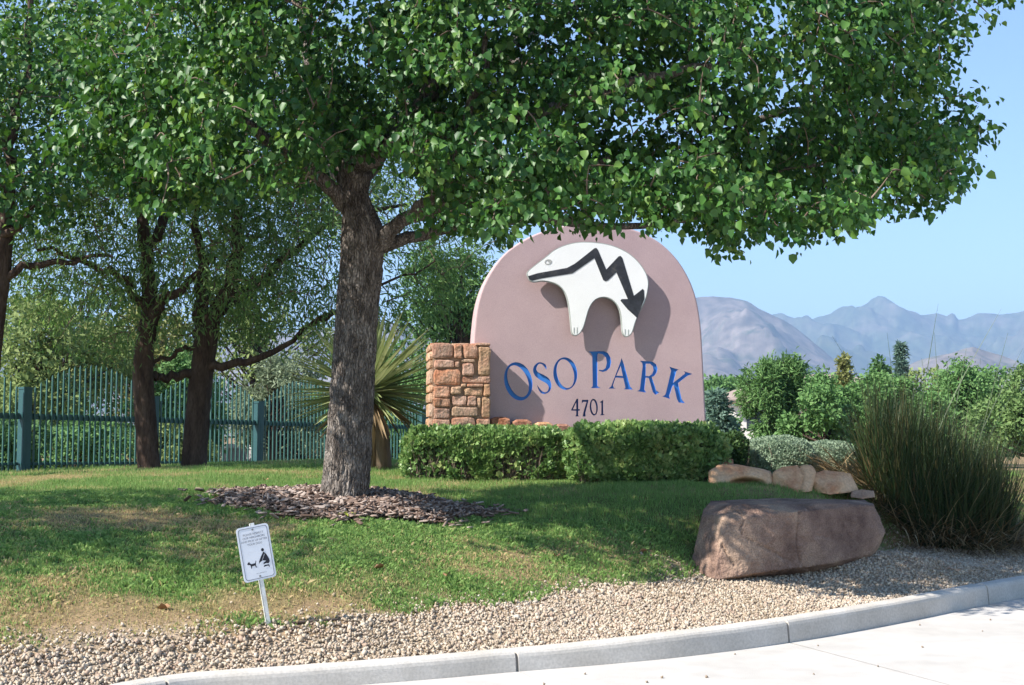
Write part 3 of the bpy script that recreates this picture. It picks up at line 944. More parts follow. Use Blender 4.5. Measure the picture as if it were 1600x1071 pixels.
ST = [(140, 80, 384, 252, 's'), (386, 88, 482, 254, 's'), (486, 92, 658, 258, 's'), (655, 118, 803, 450, 't'), (625, 76, 800, 112, 's'), (170, 268, 402, 360, 's'), (398, 284, 452, 352, 's'), (466, 258, 625, 298, 'p'), (474, 303, 612, 446, 's'),
      (160, 362, 466, 552, 's'), (474, 452, 800, 532, 's'), (463, 532, 528, 574, 'p'), (532, 534, 720, 574, 's'), (500, 578, 706, 672, 't'), (350, 562, 470, 656, 'p'), (718, 538, 800, 676, 't'), (155, 556, 348, 692, 's'), (160, 692, 354, 800, 's'),
      (360, 662, 532, 786, 's'), (534, 668, 644, 784, 's'), (644, 688, 692, 806, 'p'), (160, 804, 350, 928, 's'), (358, 792, 662, 908, 't'), (694, 676, 800, 918, 't'), (150, 928, 348, 1030, 's'), (350, 908, 630, 1030, 's'), (634, 925, 790, 1030, 's'),
      (150, 1034, 420, 1130, 's'), (424, 1034, 640, 1140, 't'), (644, 1034, 795, 1130, 's'), (150, 1134, 330, 1240, 't'), (334, 1144, 600, 1240, 's'), (604, 1134, 795, 1240, 's')]
SM = {'s': M['sandstone'], 't': M['sandstone_tan'], 'p': M['sandstone_pale']}
WROT = Matrix((tuple(WR), tuple(WI), (0, 0, 1))).transposed().to_quaternion()
for i, (x0, y0, x1, y1, k) in enumerate(ST):
    a = wall_uv(*zoom([(x0, y1)], *ZS)[0], PD); b = wall_uv(*zoom([(x1, y0)], *ZS)[0], PD)
    w, h = b[0] - a[0], b[1] - a[1]
    dp = .13 + .02 * rng.random()
    V, F = rock_box(w - .006, dp, h - .006, 50 + i, n=6 if w * h > .01 else 4, rough=.15)
    me = raw_mesh('stone', V, F)
    put('stone', me, SM[k], pil, wxyz((a[0] + b[0]) / 2, (a[1] + b[1]) / 2, PD + .012 - dp / 2 + rng.uniform(-.008, .016)), rot=WROT)
# left and right cheeks; left stones paler, sunlight on that side put into colour
for side, ux, w0 in ((-1, pu0 + .03, -.42), (1, pu1 - .03, 0.0)):
    v = -.25
    k = 0
    while v < pv1 - .03:
        h = min(rng.uniform(.09, .2), pv1 - v)
        w = PD - .02
        while w > w0 + .05:
            L = min(rng.uniform(.18, .34), w - w0)
            V, F = rock_box(.10, L - .012, h - .012, 130 + k + 40 * side, n=3, rough=.12)
            put('stone', raw_mesh('stone', V, F), SM['spt'[k % 3] if side > 0 else 'ppt'[k % 3]], pil, wxyz(ux - side * .012, v + h / 2, w - L / 2), rot=WROT)
            w -= L; k += 1
        v += h
# cap stones
for k, (u0, u1) in enumerate(((0, .36), (.36, .68), (.68, 1.0))):
    for j, (w0, w1) in enumerate(((PD - .10, PD - .36), (PD - .36, -.42))):
        a, b = pu0 + (pu1 - pu0) * u0, pu0 + (pu1 - pu0) * u1
        V, F = rock_box(b - a - .012, abs(w1 - w0) - .01, .07, 210 + k * 2 + j, n=3, rough=.12)
        put('stone', raw_mesh('stone', V, F), SM['sts'[k]], pil, wxyz((a + b) / 2, pv1 - .012, (w0 + w1) / 2), rot=WROT)
# low stone ledge along the foot of the sign
led = thing('stone_ledge', wxyz(-.6, 0, .1), 'low reddish sandstone ledge along the foot of the sign wall', 'ledge')
lu0 = pu1 + .005
lv = wall_uv(800, 655, .12)[1]
for k in range(4):
    L = rng.uniform(.20, .28)
    V, F = rock_box(L - .012, .2, .62 + rng.uniform(-.015, .015), 300 + k, n=4, rough=.05)
    put('stone', raw_mesh('stone', V, F), SM['sst'[k % 3]], led, wxyz(lu0 + L / 2, lv - .31 + .02 - k * .028, .108), rot=WROT)
    lu0 += L

# ------------------------------------------------------------------ trees
def attach_twigs(nodes, clusters, r0=.016, r1=.004):
    """join cluster centres to a growing skeleton; returns tube list"""
    nodes = [np.array(n) for n in nodes]
    root = nodes[0]
    order = np.argsort(np.linalg.norm(clusters - root, axis=1))
    arr = np.array(nodes)
    out = []
    for ci in order:
        c = clusters[ci]
        d = np.linalg.norm(arr - c, axis=1) + .25 * np.maximum(0, np.linalg.norm(arr - root, axis=1) - np.linalg.norm(c - root) + .05)
        s = arr[d.argmin()]
        L = np.linalg.norm(c - s)
        mid = (s + c) / 2 + rng.normal(size=3) * L * .08 + np.array([0, 0, .06 * L])
        pts = smooth_path([s, mid, c], 5)
        out.append((pts, np.linspace(min(r0, .006 + .012 * L), r1, 5)))
        arr = np.vstack([arr, pts[2:3], pts[4:5]])
    return out


def tubes_mesh(lst, n):
    Vs, Fs, o = [], [], 0
    for pts, rad in lst:
        V, F = tube(pts, rad, n, cap=False)
        Vs.append(V); Fs.append(np.array(F) + o); o += len(V)
    return np.concatenate(Vs), np.concatenate(Fs)


def limb(P, r0, r1, n=14, wob=.03):
    pts = smooth_path(P, n)
    w = rng.normal(size=pts.shape) * wob
    w[0] = 0
    return pts + w, np.linspace(r0, r1, n) ** 1.0


def trunk_mesh(pts, rad, nseg=72, nring=150, ridge=.03, flare=True, seed=1):
    P = smooth_path(np.c_[pts, rad], nring)
    V, F = tube(P[:, :3], P[:, 3], nseg, cap=True)
    cen = np.repeat(P[:, :3], nseg, 0)
    d = V - cen
    r = np.linalg.norm(d, axis=1)
    a = np.arctan2(d[:, 1], d[:, 0])
    q = np.c_[np.cos(a) * 5.5, np.sin(a) * 5.5, V[:, 2] * 4.6]
    n1 = np.abs(fbm(q * 1.25, seed, 4) * 2 - 1)
    n2 = fbm(q * 3.0 + 31, seed + 9, 3)
    lump = fbm(np.c_[np.cos(a) * 1.2, np.sin(a) * 1.2, V[:, 2] * 1.1], seed + 4, 3) - .5
    k = 1 + (np.minimum(n1, .35) / .35 - 1) * ridge * 2.2 + (n2 - .5) * ridge * 1.2 + lump * .14
    V = cen + d * k[:, None]
    return V, F


def leaf_cloud(cl, per, spread, size, mode, out_center, template=LEAF_T, tf=LEAF_F, width=1.0, droop=.55, rndbias=None):
    """leaves around cluster centres"""
    n = len(cl) * per
    ci = np.repeat(np.arange(len(cl)), per)
    off = rng.normal(size=(n, 3)); off /= np.linalg.norm(off, axis=1)[:, None]
    off *= (rng.random((n, 1)) ** .55) * spread
    off[:, 2] *= .8
    pos = cl[ci] + off
    outd = pos - out_center; outd /= np.linalg.norm(outd, axis=1)[:, None]
    D = rng.normal(size=(n, 3)) * .55 + outd * .35 + off / spread * .4
    D[:, 2] -= droop
    Nn = outd * .5 + rng.normal(size=(n, 3)) * .6 + np.array([-.2, -.15, .5])
    sc = size * rng.uniform(.42, 1.3, n)
    S = np.c_[sc * width, sc, sc]
    rot = frames(D, Nn)
    cr = rng.random(len(cl))
    rnd = np.clip(.65 * rng.random(n) + .35 * cr[ci] if rndbias is None else rndbias(pos), 0, 1)
    return pos, rot, S, rnd


def tree_thing(name, base, label, cat='tree', group=None):
    return thing(name, base, label, cat, group)


# ---- the main shade tree
tb = hit(538, 786); TY = float(tb[1])
mt = tree_thing('shade_tree', (tb[0], tb[1], gz(tb[0], tb[1])), 'broad shade tree with thick grey trunk ringed by bark mulch, in front of the sign')


def tp(px, py, dy=0.0): return at(px, py, TY + dy)


pix = lambda w: w / FPX * TY / 2
ctr = [(536, 815, 100), (537, 800, 92), (537, 785, 86), (540, 760, 81), (543, 720, 78), (546, 660, 76), (550, 600, 75), (554, 540, 74), (558, 480, 73), (563, 430, 75), (566, 395, 80), (566, 365, 80), (562, 340, 66), (556, 310, 52), (553, 285, 46)]
V, F = trunk_mesh(np.array([tp(a, b) for a, b, w in ctr]), np.array([pix(w * (.93 if b_ > 400 else .86)) for _a, b_, w in ctr]), 160, 280, ridge=.040)
trunk = part('trunk', V, F, M['bark'], mt, smooth=True)
fork = tp(566, 372)
LIMBS = [
    ([tp(585, 395, -.05), tp(610, 362, -.15), tp(645, 342, -.3), tp(720, 318, -.6), tp(830, 280, -.9), tp(960, 250, -1.1)], .085, .03),
    ([tp(580, 392), tp(620, 378, .1), tp(668, 366, .2), tp(760, 345, .35), tp(880, 346, .5), tp(990, 352, .6), tp(1120, 330, .7), tp(1250, 290, .6)], .07, .02),
    ([tp(553, 290), tp(560, 255, -.1), tp(600, 232, -.3), tp(640, 205, -.5), tp(680, 120, -.6), tp(700, 0, -.5), tp(690, -200, -.3)], .15, .05),
    ([tp(552, 300), tp(530, 240, .1), tp(500, 150, .2), tp(470, 20, .3), tp(450, -150, .2)], .12, .04),
    ([tp(550, 330, .1), tp(500, 280, -.2), tp(430, 220, -.6), tp(340, 170, -.9), tp(270, 120, -1.0)], .085, .025),
    ([tp(560, 280), tp(640, 180, .5), tp(760, 90, 1.0), tp(900, 10, 1.3), tp(1050, -80, 1.3)], .10, .03),
    ([tp(600, 232, -.3), tp(720, 200, -.9), tp(860, 170, -1.3), tp(1010, 120, -1.5), tp(1160, 90, -1.5)], .08, .025),
    ([tp(760, 90, 1.0), tp(950, 130, .9), tp(1120, 190, .6), tp(1270, 170, .3), tp(1420, 120, .1)], .07, .018),
    ([tp(880, 346, .5), tp(980, 300, .1), tp(1090, 275, -.3), tp(1200, 272, -.4), tp(1330, 250, -.4), tp(1460, 250, -.3)], .045, .014),
    ([tp(645, 342, -.3), tp(700, 260, -.9), tp(740, 160, -1.4), tp(760, 60, -1.7)], .06, .02),
    ([tp(550, 310), tp(520, 260, .7), tp(470, 180, 1.3), tp(400, 80, 1.6)], .07, .02),
]
limbs = [limb(P, a * 1.0, b, 16, .018) for P, a, b in LIMBS]
V, F = tubes_mesh([(p, r) for p, r in limbs], 10)
V = V + (fbm(V * 9, 3, 3)[:, None] - .5) * .02
br = part('branches', V, F, M['bark'], mt, smooth=True)
EDGE_X = [120, 200, 230, 300, 380, 450, 490, 520, 560, 610, 635, 660, 690, 745, 800, 850, 900, 960, 1000, 1040, 1100, 1180, 1230, 1290, 1340, 1400, 1450, 1490, 1520, 1540, 1556]
EDGE_Y = [240, 285, 318, 322, 300, 290, 285, 245, 225, 240, 300, 335, 360, 370, 358, 358, 346, 340, 342, 350, 374, 388, 362, 376, 340, 326, 332, 310, 270, 190, 20]
cx0, cy0, rx, ry = .36, TY - .38, 4.25, 2.2


def crown_mask(P, slack=0.0):
    f = sstep(.3, 2.2, P[:, 0]); g = sstep(-.3, -1.8, P[:, 0])
    rr = np.hypot((P[:, 0] - cx0) / rx, (P[:, 1] - (cy0 - .45 * f - .55 * g)) / (ry - .25 * f - .35 * g)) + (fbm(P * 1.1, 77, 3) - .5) * .30
    px_, py_ = pxof(P)
    low = np.interp(px_, EDGE_X, EDGE_Y) - 8 + (fbm(np.c_[px_ / 60, P[:, 1]], 5, 2) - .5) * 55
    zup = np.minimum(3.5 + 4.4 * np.sqrt(np.clip(1 - rr ** 4, 0, 1)), 3.5 + (12.9 - P[:, 1]) * 1.4)
    return (rr < 1 - slack) & (py_ < low - slack * 260) & (P[:, 2] < zup - slack * 2), rr, low, py_, zup


def box_pts(n): return np.c_[rng.uniform(-3.9, 4.7, n), rng.uniform(8.5, 13.4, n), rng.uniform(2.6, 8.2, n)]


# lobes: rounded leaf masses with dark gaps between them
LB = box_pts(9000)
okm, rr, low, py_, zup = crown_mask(LB, .04)
LB = LB[okm]; rr, low, py_, zup = rr[okm], low[okm], py_[okm], zup[okm]
lobes = []
for p in LB:
    if all(np.linalg.norm(p - q) > .50 for q in lobes): lobes.append(p)
    if len(lobes) >= 330: break
lobes = np.array(lobes)
lobR = rng.uniform(.30, .46, len(lobes))
cls = []
for p, r_ in zip(lobes, lobR):
    k = 17 if pxof(p)[1][0] > -80 else 8
    v = rng.normal(size=(k, 3)); v /= np.linalg.norm(v, axis=1)[:, None]
    v[:, 2] = v[:, 2] * .8
    cls.append(p + v * r_ * rng.uniform(.55, 1.0, (k, 1)))
P = np.vstack(cls)
okm = crown_mask(P, -.03)[0]
P = P[okm]
P = P[fbm(P * 1.3, 91, 3) > np.where(P[:, 0] > 1.2, .435, .35)]
# hanging sprays along the lower edge
main_cl = P
nodes = np.vstack([fork] + [p[2:] for p, r in limbs])
tw = attach_twigs(nodes, main_cl, .02, .0035)
V, F = tubes_mesh(tw, 3)
tag(part('twigs', V, F, M['twig'], mt), kind='stuff')
cc = np.array([cx0, cy0, 4.6])
pos, rot, S, rnd = leaf_cloud(main_cl, 27, .22, .066, 'pear', cc, droop=.75)
d_cam = np.linalg.norm(pos - EYEP, axis=1)
ppx, ppy = pxof(pos)
infr = (ppx > 10) & (ppx < 1590) & (ppy > 10) & (ppy < 400)
score = np.where(infr, d_cam, 99)
big_i = np.argsort(score)[:300]
keep = np.ones(len(pos), bool); keep[big_i] = False
V, F, ii = scatter(LEAF_T, LEAF_F, pos[keep], rot[keep], S[keep])
crown = part('crown', V, F, M['pear_leaf'], mt, attrs={'rnd': rnd[keep][ii]})
tag(crown, kind='stuff')
leaf_me = []
for k in range(6):
    me = raw_mesh('leaf', LEAF_T, LEAF_F, attrs={'rnd': np.full(len(LEAF_T), .1 + .15 * k)})
    me.materials.append(M['pear_leaf']); leaf_me.append(me)
for i in big_i:
    put('leaf', leaf_me[min(5, int(rnd[i] * 6))], None, crown, pos[i], rot=Matrix(rot[i].tolist()).to_quaternion(), scale=S[i])


# ---- neighbouring shade tree on the left (mostly outside the frame, shades the lawn)
def simple_tree(name, label, base, trunk_pts, trunk_r, limbs_def, ctr_c, rad, ncl, per, spread, size, leafmat, barkmat, template=LEAF_T, tf=LEAF_F, width=1.0, droop=.5, group=None, low=None, seed=5, hole=.42, trunk_seg=40):
    t = tree_thing(name, base, label, 'tree', group)
    V, F = trunk_mesh(np.array(trunk_pts), np.array(trunk_r), trunk_seg, 90, .035, seed=seed)
    part('trunk', V, F, barkmat, t, smooth=True)
    lb = [limb(P, a, b, 14, .03) for P, a, b in limbs_def]
    V, F = tubes_mesh(lb, 8)
    part('branches', V, F, barkmat, t, smooth=True)
    n = ncl * 14
    Q = rng.uniform(-1, 1, (n, 3))
    r_ = np.linalg.norm(Q, axis=1) + (fbm(Q * 2.2, seed, 3) - .5) * .45
    Pq = Q * np.array(rad) + np.array(ctr_c)
    k = (r_ < 1) & (fbm(Pq * 1.0, seed + 3, 3) > hole)
    k &= rng.random(n) < np.where(r_ > .6, 1, .5)
    if low is not None: k &= low(Pq)
    Pq = Pq[k][:ncl]
    tw = attach_twigs(np.vstack([np.array(trunk_pts)[-1:]] + [p for p, r in lb]), Pq, .022, .004)
    V, F = tubes_mesh(tw, 3)
    tag(part('twigs', V, F, M['twig'], t), kind='stuff')
    pos, rot, S, rnd = leaf_cloud(Pq, per, spread, size, '', np.array(ctr_c), template, tf, width, droop)
    V, F, ii = scatter(template, tf, pos, rot, S)
    o = part('crown', V, F, leafmat, t, attrs={'rnd': rnd[ii]})
    tag(o, kind='stuff')
    return t


nb = np.array([-9.3, 7.7, 0.0]); nb[2] = gz(nb[0], nb[1])
up = lambda h, dx=0, dy=0: nb + np.array([dx, dy, h])
simple_tree('shade_tree', 'leafy shade tree whose boughs hang in over the lawn beside the fence', nb,
            [up(-.1), up(.3), up(1.2, .05), up(2.2, .08), up(2.9, .1)], [.27, .22, .19, .18, .17],
            [([up(2.7, .1), up(3.6, 1.0, .3), up(4.3, 2.4, .8)], .1, .03), ([up(2.8, .1), up(4, -.8, .2), up(5, -2, .2)], .1, .03), ([up(2.8, .1), up(4.2, .3, -.8), up(5.2, .6, -1.8)], .1, .03),
             ([up(2.8, .1), up(4.2, .6, 1), up(5, 1.4, 2.2)], .1, .03), ([up(2.8, .1), up(4.6, .1), up(6.4, 0)], .13, .04)],
            (-9.2, 7.7, 4.9), (3.1, 2.2, 2.2), 800, 24, .33, .085, M['pear_leaf'], M['bark'], droop=.75, low=lambda q: q[:, 2] > 3.25, seed=31, trunk_seg=48)

# ---- narrow-leaved trees in front of the fence
NARROW = dict(template=BLADE_T, tf=BLADE_F, width=.2)
def wp(Y): return lambda px, py, dy=0.0: at(px, py, Y + dy)


q = wp(17.2)
b0 = q(232, 735); b0[2] = gz(b0[0], b0[1])
w17 = lambda w: w / FPX * 17.2 / 2
simple_tree('ash_tree', 'slim dark trunk tree leaning left in front of the green fence', b0,
            [q(236, 745), q(232, 720), q(228, 660), q(224, 600), q(224, 560), q(230, 515), q(234, 490), q(232, 440), q(228, 380)], [w17(w) for w in (40, 35, 33, 32, 31, 29, 26, 22, 16)],
            [([q(236, 500), q(255, 470, -.1), q(285, 450, -.2), q(330, 400, -.4)], .10, .03), ([q(228, 390), q(215, 320), q(190, 230), q(170, 120)], .10, .03), ([q(230, 480), q(190, 440, -.3), q(130, 410, -.6), q(60, 390, -.8)], .07, .02),
             ([q(230, 400), q(260, 330, .3), q(300, 240, .6), q(320, 130, .8)], .09, .025)],
            (-5.3, 17.5, 5.3), (3.1, 2.3, 3.0), 1080, 38, .42, .115, M['ash_leaf'], M['bark_dark'], group='narrow leaved trees along the fence', seed=51, hole=.40,
            low=lambda p: pxof(p)[1] < 545, **NARROW)
q2 = wp(17.6)
b1 = q2(303, 735); b1[2] = gz(b1[0], b1[1])
w18 = lambda w: w / FPX * 17.6 / 2
simple_tree('ash_tree', 'forked tree before the green fence, long low bough towards the spiky yucca', b1,
            [q2(300, 745), q2(303, 720), q2(308, 660), q2(313, 600), q2(318, 560), q2(322, 530), q2(330, 500), q2(352, 470)], [w18(w) for w in (44, 39, 38, 37, 36, 37, 31, 24)],
            [([q2(318, 530), q2(316, 490), q2(315, 440), q2(312, 380), q2(305, 300)], .13, .04), ([q2(345, 478), q2(365, 440), q2(368, 380), q2(372, 300), q2(380, 200)], .13, .04),
             ([q2(320, 572), q2(345, 574, -.1), q2(390, 562, -.3), q2(440, 548, -.4), q2(480, 512, -.5), q2(515, 490, -.6)], .075, .02),
             ([q2(312, 580), q2(285, 588, -.1), q2(255, 591, -.2), q2(238, 588, -.25)], .075, .05),
             ([q2(314, 545), q2(290, 545, -.1), q2(262, 558, -.2), q2(236, 566, -.3)], .04, .025),
             ([q2(352, 470), q2(400, 440, .2), q2(450, 400, .3), q2(520, 350, .4), q2(640, 320, .4)], .09, .025),
             ([q2(480, 512, -.5), q2(540, 480, -.4), q2(610, 440, -.3), q2(680, 410, -.2)], .03, .012)],
            (-2.9, 17.7, 4.9), (2.8, 2.2, 2.7), 720, 38, .40, .115, M['ash_leaf'], M['bark_dark'], group='narrow leaved trees along the fence', seed=63, hole=.43,
            low=lambda p: (pxof(p)[1] < np.interp(pxof(p)[0], [200, 330, 420, 520, 600, 680, 740], [480, 470, 520, 545, 520, 560, 420])), **NARROW)
q3 = wp(15.5)
b2 = q3(-12, 745); b2[2] = gz(b2[0], b2[1])
w16 = lambda w: w / FPX * 15.5 / 2
simple_tree('shade_tree', 'broad leaved tree whose boughs spread above the near end of the fence', b2,
            [q3(-30, 760), q3(-28, 700), q3(-22, 600), q3(-10, 500), q3(2, 420), q3(8, 350), q3(14, 290)], [w16(w) for w in (46, 40, 38, 34, 30, 26, 20)],
            [([q3(5, 380), q3(30, 355, -.1), q3(50, 330, -.2), q3(90, 270, -.3)], .06, .02), ([q3(0, 440), q3(50, 415), q3(110, 410, .1), q3(180, 405, .2)], .06, .02), ([q3(12, 300), q3(20, 220), q3(40, 100), q3(50, -50)], .09, .03),
             ([q3(6, 380), q3(-60, 300, .3), q3(-140, 200, .5)], .07, .02)],
            (-6.2, 15.8, 5.1), (3.0, 2.0, 2.7), 640, 26, .38, .085, M['pear_leaf'], M['bark_dark'], seed=75, hole=.39, droop=.75,
            low=lambda p: pxof(p)[1] < 300 + 50 * np.sin(p[:, 0] * 3))


# ---- trees further off
def far_tree(name, label, px, top, wpx, Y, matl, n, size, seed, shape='round', base_py=745, group=None, width=.6):
    base = at(px, base_py, Y); base[2] = gz(base[0], base[1]) if Y < 60 else .1
    topz = at(px, top, Y)[2]
    W = wpx / FPX * Y / 2
    H = topz - base[2]
    t = tree_thing(name, base, label, 'tree' if H > 1.6 else 'shrub', group)
    tr = max(.05, H * .03)
    pts = np.array([base + [0, 0, -.1], base + [.02, 0, H * .3], base + [.05, .02, H * .6], base + [0, 0, H * .85]])
    V, F = tube(smooth_path(pts, 10), np.linspace(tr, tr * .3, 10), 8)
    part('trunk', V, F, M['bark_dark'], t, smooth=True)
    tub = []
    if shape == 'cone':
        z = rng.random(400) ** 1.2
        a = rng.uniform(0, 6.283, 400); r = (1 - z * .93) ** .8 * rng.uniform(.15, 1.0, 400)
        cl = np.c_[np.cos(a) * r * W, np.sin(a) * r * W, .06 * H + z * H * .92] + base
        spread = max(.18, W * .17)
    else:
        nl = 9
        lob = np.c_[rng.uniform(-.62, .62, nl), rng.uniform(-.6, .6, nl), rng.uniform(.25, .80, nl)]
        lob[0] = (0, 0, .78)
        lr = rng.uniform(.24, .40, nl)
        cl = []
        for _ in range(700):
            k = rng.integers(nl); v = rng.normal(size=3); v /= np.linalg.norm(v)
            v *= rng.uniform(.65, 1.0) * lr[k]
            zf = lob[k][2] + v[2] * .62
            if zf < .04 or zf > 1: continue
            cl.append(((lob[k][0] + v[0] * 1.0) * W, (lob[k][1] + v[1]) * W, zf * H))
        cl = np.array(cl)
        cl[:, 2] *= H * .97 / cl[:, 2].max(); cl[:, :2] *= W * .95 / np.abs(cl[:, :2]).max(0)
        cl = cl + base
        spread = max(.16, W * .13)
    for c in cl[rng.permutation(len(cl))[:60]]:
        s = base + np.array([0, 0, max(.1, (c[2] - base[2]) * .6)])
        tub.append((smooth_path([s, (s + c) / 2 + [0, 0, -.05], c], 4), np.linspace(tr * .35, .008, 4)))
    V, F = tubes_mesh(tub, 3)
    part('branches', V, F, M['bark_dark'], t)
    per = max(4, n // len(cl))
    pos, rot, S, rnd = leaf_cloud(cl, per, spread, size, '', base + [0, 0, H * .5], BLADE_T, BLADE_F, width, .25)
    V, F, ii = scatter(BLADE_T, BLADE_F, pos, rot, S)
    o = part('crown', V, F, matl, t, attrs={'rnd': rnd[ii]})
    tag(o, kind='stuff')
    return t


BG = 'trees beyond the sign and rocks'
FT = [
    ('juniper', 'blue green juniper close against the edge of the sign', 1122, 616, 66, 24, 'far_blue', 11000, .11, 'cone', .45, BG),
    ('pine_tree', 'feathery light green pine beside the distant house', 1207, 548, 106, 27, 'far_pine', 20000, .13, 'round', .22, BG),
    ('garden_tree', 'rounded bright green tree just behind the grey clipped mounds', 1288, 586, 156, 25, 'far_green', 22000, .095, 'round', .6, BG),
    ('garden_tree', 'half bare tan tree between the light pine and the yellow tree', 1245, 566, 66, 38, 'far_dry', 5000, .13, 'round', .35, BG),
    ('garden_tree', 'yellowing slender tree rising behind the bright green tree', 1322, 556, 56, 36, 'far_yellow', 6500, .13, 'cone', .5, BG),
    ('garden_tree', 'dark green rounded tree beside the yellow one', 1380, 556, 76, 44, 'far_dark', 7000, .17, 'round', .6, BG),
    ('pine_tree', 'tall thin grey green pine standing far off before the mountains', 1412, 536, 44, 70, 'far_blue', 6000, .30, 'cone', .3, BG),
    ('garden_tree', 'wide mid green tree behind the drooping clump grass blades', 1405, 583, 180, 26, 'far_green', 22000, .095, 'round', .55, BG),
    ('garden_tree', 'olive tree with a grey haze of twigs above the clump grass', 1502, 556, 170, 33, 'far_green', 20000, .11, 'round', .5, BG),
    ('garden_tree', 'broad pale green tree behind the right side of the clump grass', 1610, 566, 190, 30, 'far_mid', 20000, .11, 'round', .5, BG),
    ('garden_tree', 'low dark shrubby tree in front of the house wall', 1146, 650, 60, 30, 'far_dark', 7000, .12, 'round', .55, BG),
    ('garden_tree', 'distant green tree beyond the house roof', 1122, 585, 120, 95, 'far_green', 7000, .38, 'round', .6, BG),
    ('pine_tree', 'bright green conifer showing between the shade tree and the sign', 722, 372, 190, 31, 'far_pine', 22000, .17, 'round', .25, 'trees behind the fence'),
    ('garden_tree', 'sunlit olive tree behind the near end of the fence', 55, 455, 300, 29, 'far_olive', 17000, .14, 'round', .5, 'trees behind the fence'),
    ('garden_tree', 'yellow green tree behind the fence near the slim dark trunk', 215, 470, 240, 33, 'far_yellow', 14000, .15, 'round', .5, 'trees behind the fence'),
    ('garden_tree', 'dark leafy tree behind the fence between the two dark trunks', 300, 540, 200, 30, 'far_green', 15000, .13, 'round', .5, 'trees behind the fence'),
    ('garden_tree', 'grey green shrubby tree arching over the fence beside the yucca', 425, 548, 150, 27, 'far_grey', 15000, .11, 'round', .35, 'trees behind the fence'),
    ('garden_tree', 'green tree behind the fence and the spiky yucca', 560, 520, 230, 36, 'far_green', 15000, .15, 'round', .5, 'trees behind the fence'),
    ('garden_tree', 'far green tree behind the light pine and the tan tree', 1290, 574, 230, 55, 'far_dark', 12000, .22, 'round', .5, BG),
    ('garden_tree', 'far pale tree in the gap beneath the pointed peak', 1452, 576, 210, 57, 'far_olive', 12000, .22, 'round', .5, BG),
    ('garden_tree', 'far green tree under the rocky cliffs of the ridge', 1560, 572, 200, 52, 'far_green', 12000, .2, 'round', .5, BG),
    ('shrub', 'low leafy shrub behind the fence between the first posts', 120, 655, 190, 25, 'far_green', 8000, .11, 'round', .5, 'shrubs behind the fence'),
    ('shrub', 'low leafy shrub at the near end behind the fence', 10, 650, 170, 23, 'far_dark', 8000, .11, 'round', .5, 'shrubs behind the fence'),
    ('shrub', 'low leafy shrub behind the fence and the two dark trunks', 255, 660, 160, 27, 'far_olive', 8000, .11, 'round', .5, 'shrubs behind the fence'),
    ('shrub', 'pale shrub behind the fence near the low grey wall', 470, 665, 150, 30, 'far_grey', 8000, .11, 'round', .4, 'shrubs behind the fence'),
    ('shrub', 'low shrub behind the fence and the yucca stem', 610, 660, 170, 32, 'far_green', 8000, .12, 'round', .5, 'shrubs behind the fence'),
    ('garden_tree', 'tall olive tree far behind the fence', 400, 430, 300, 48, 'far_olive', 12000, .2, 'round', .5, 'trees behind the fence'),
    ('garden_tree', 'dark green tree far behind the fence end', 120, 420, 300, 46, 'far_dark', 12000, .2, 'round', .5, 'trees behind the fence'),
]
for i, (nm, lab, px, top, wpx, Y, mm, n, sz, sh, wd, g) in enumerate(FT):
    far_tree(nm, lab, px, top, wpx, Y, M[mm], int(n * .68), sz * 1.12, 400 + i, sh, group=g, width=wd)

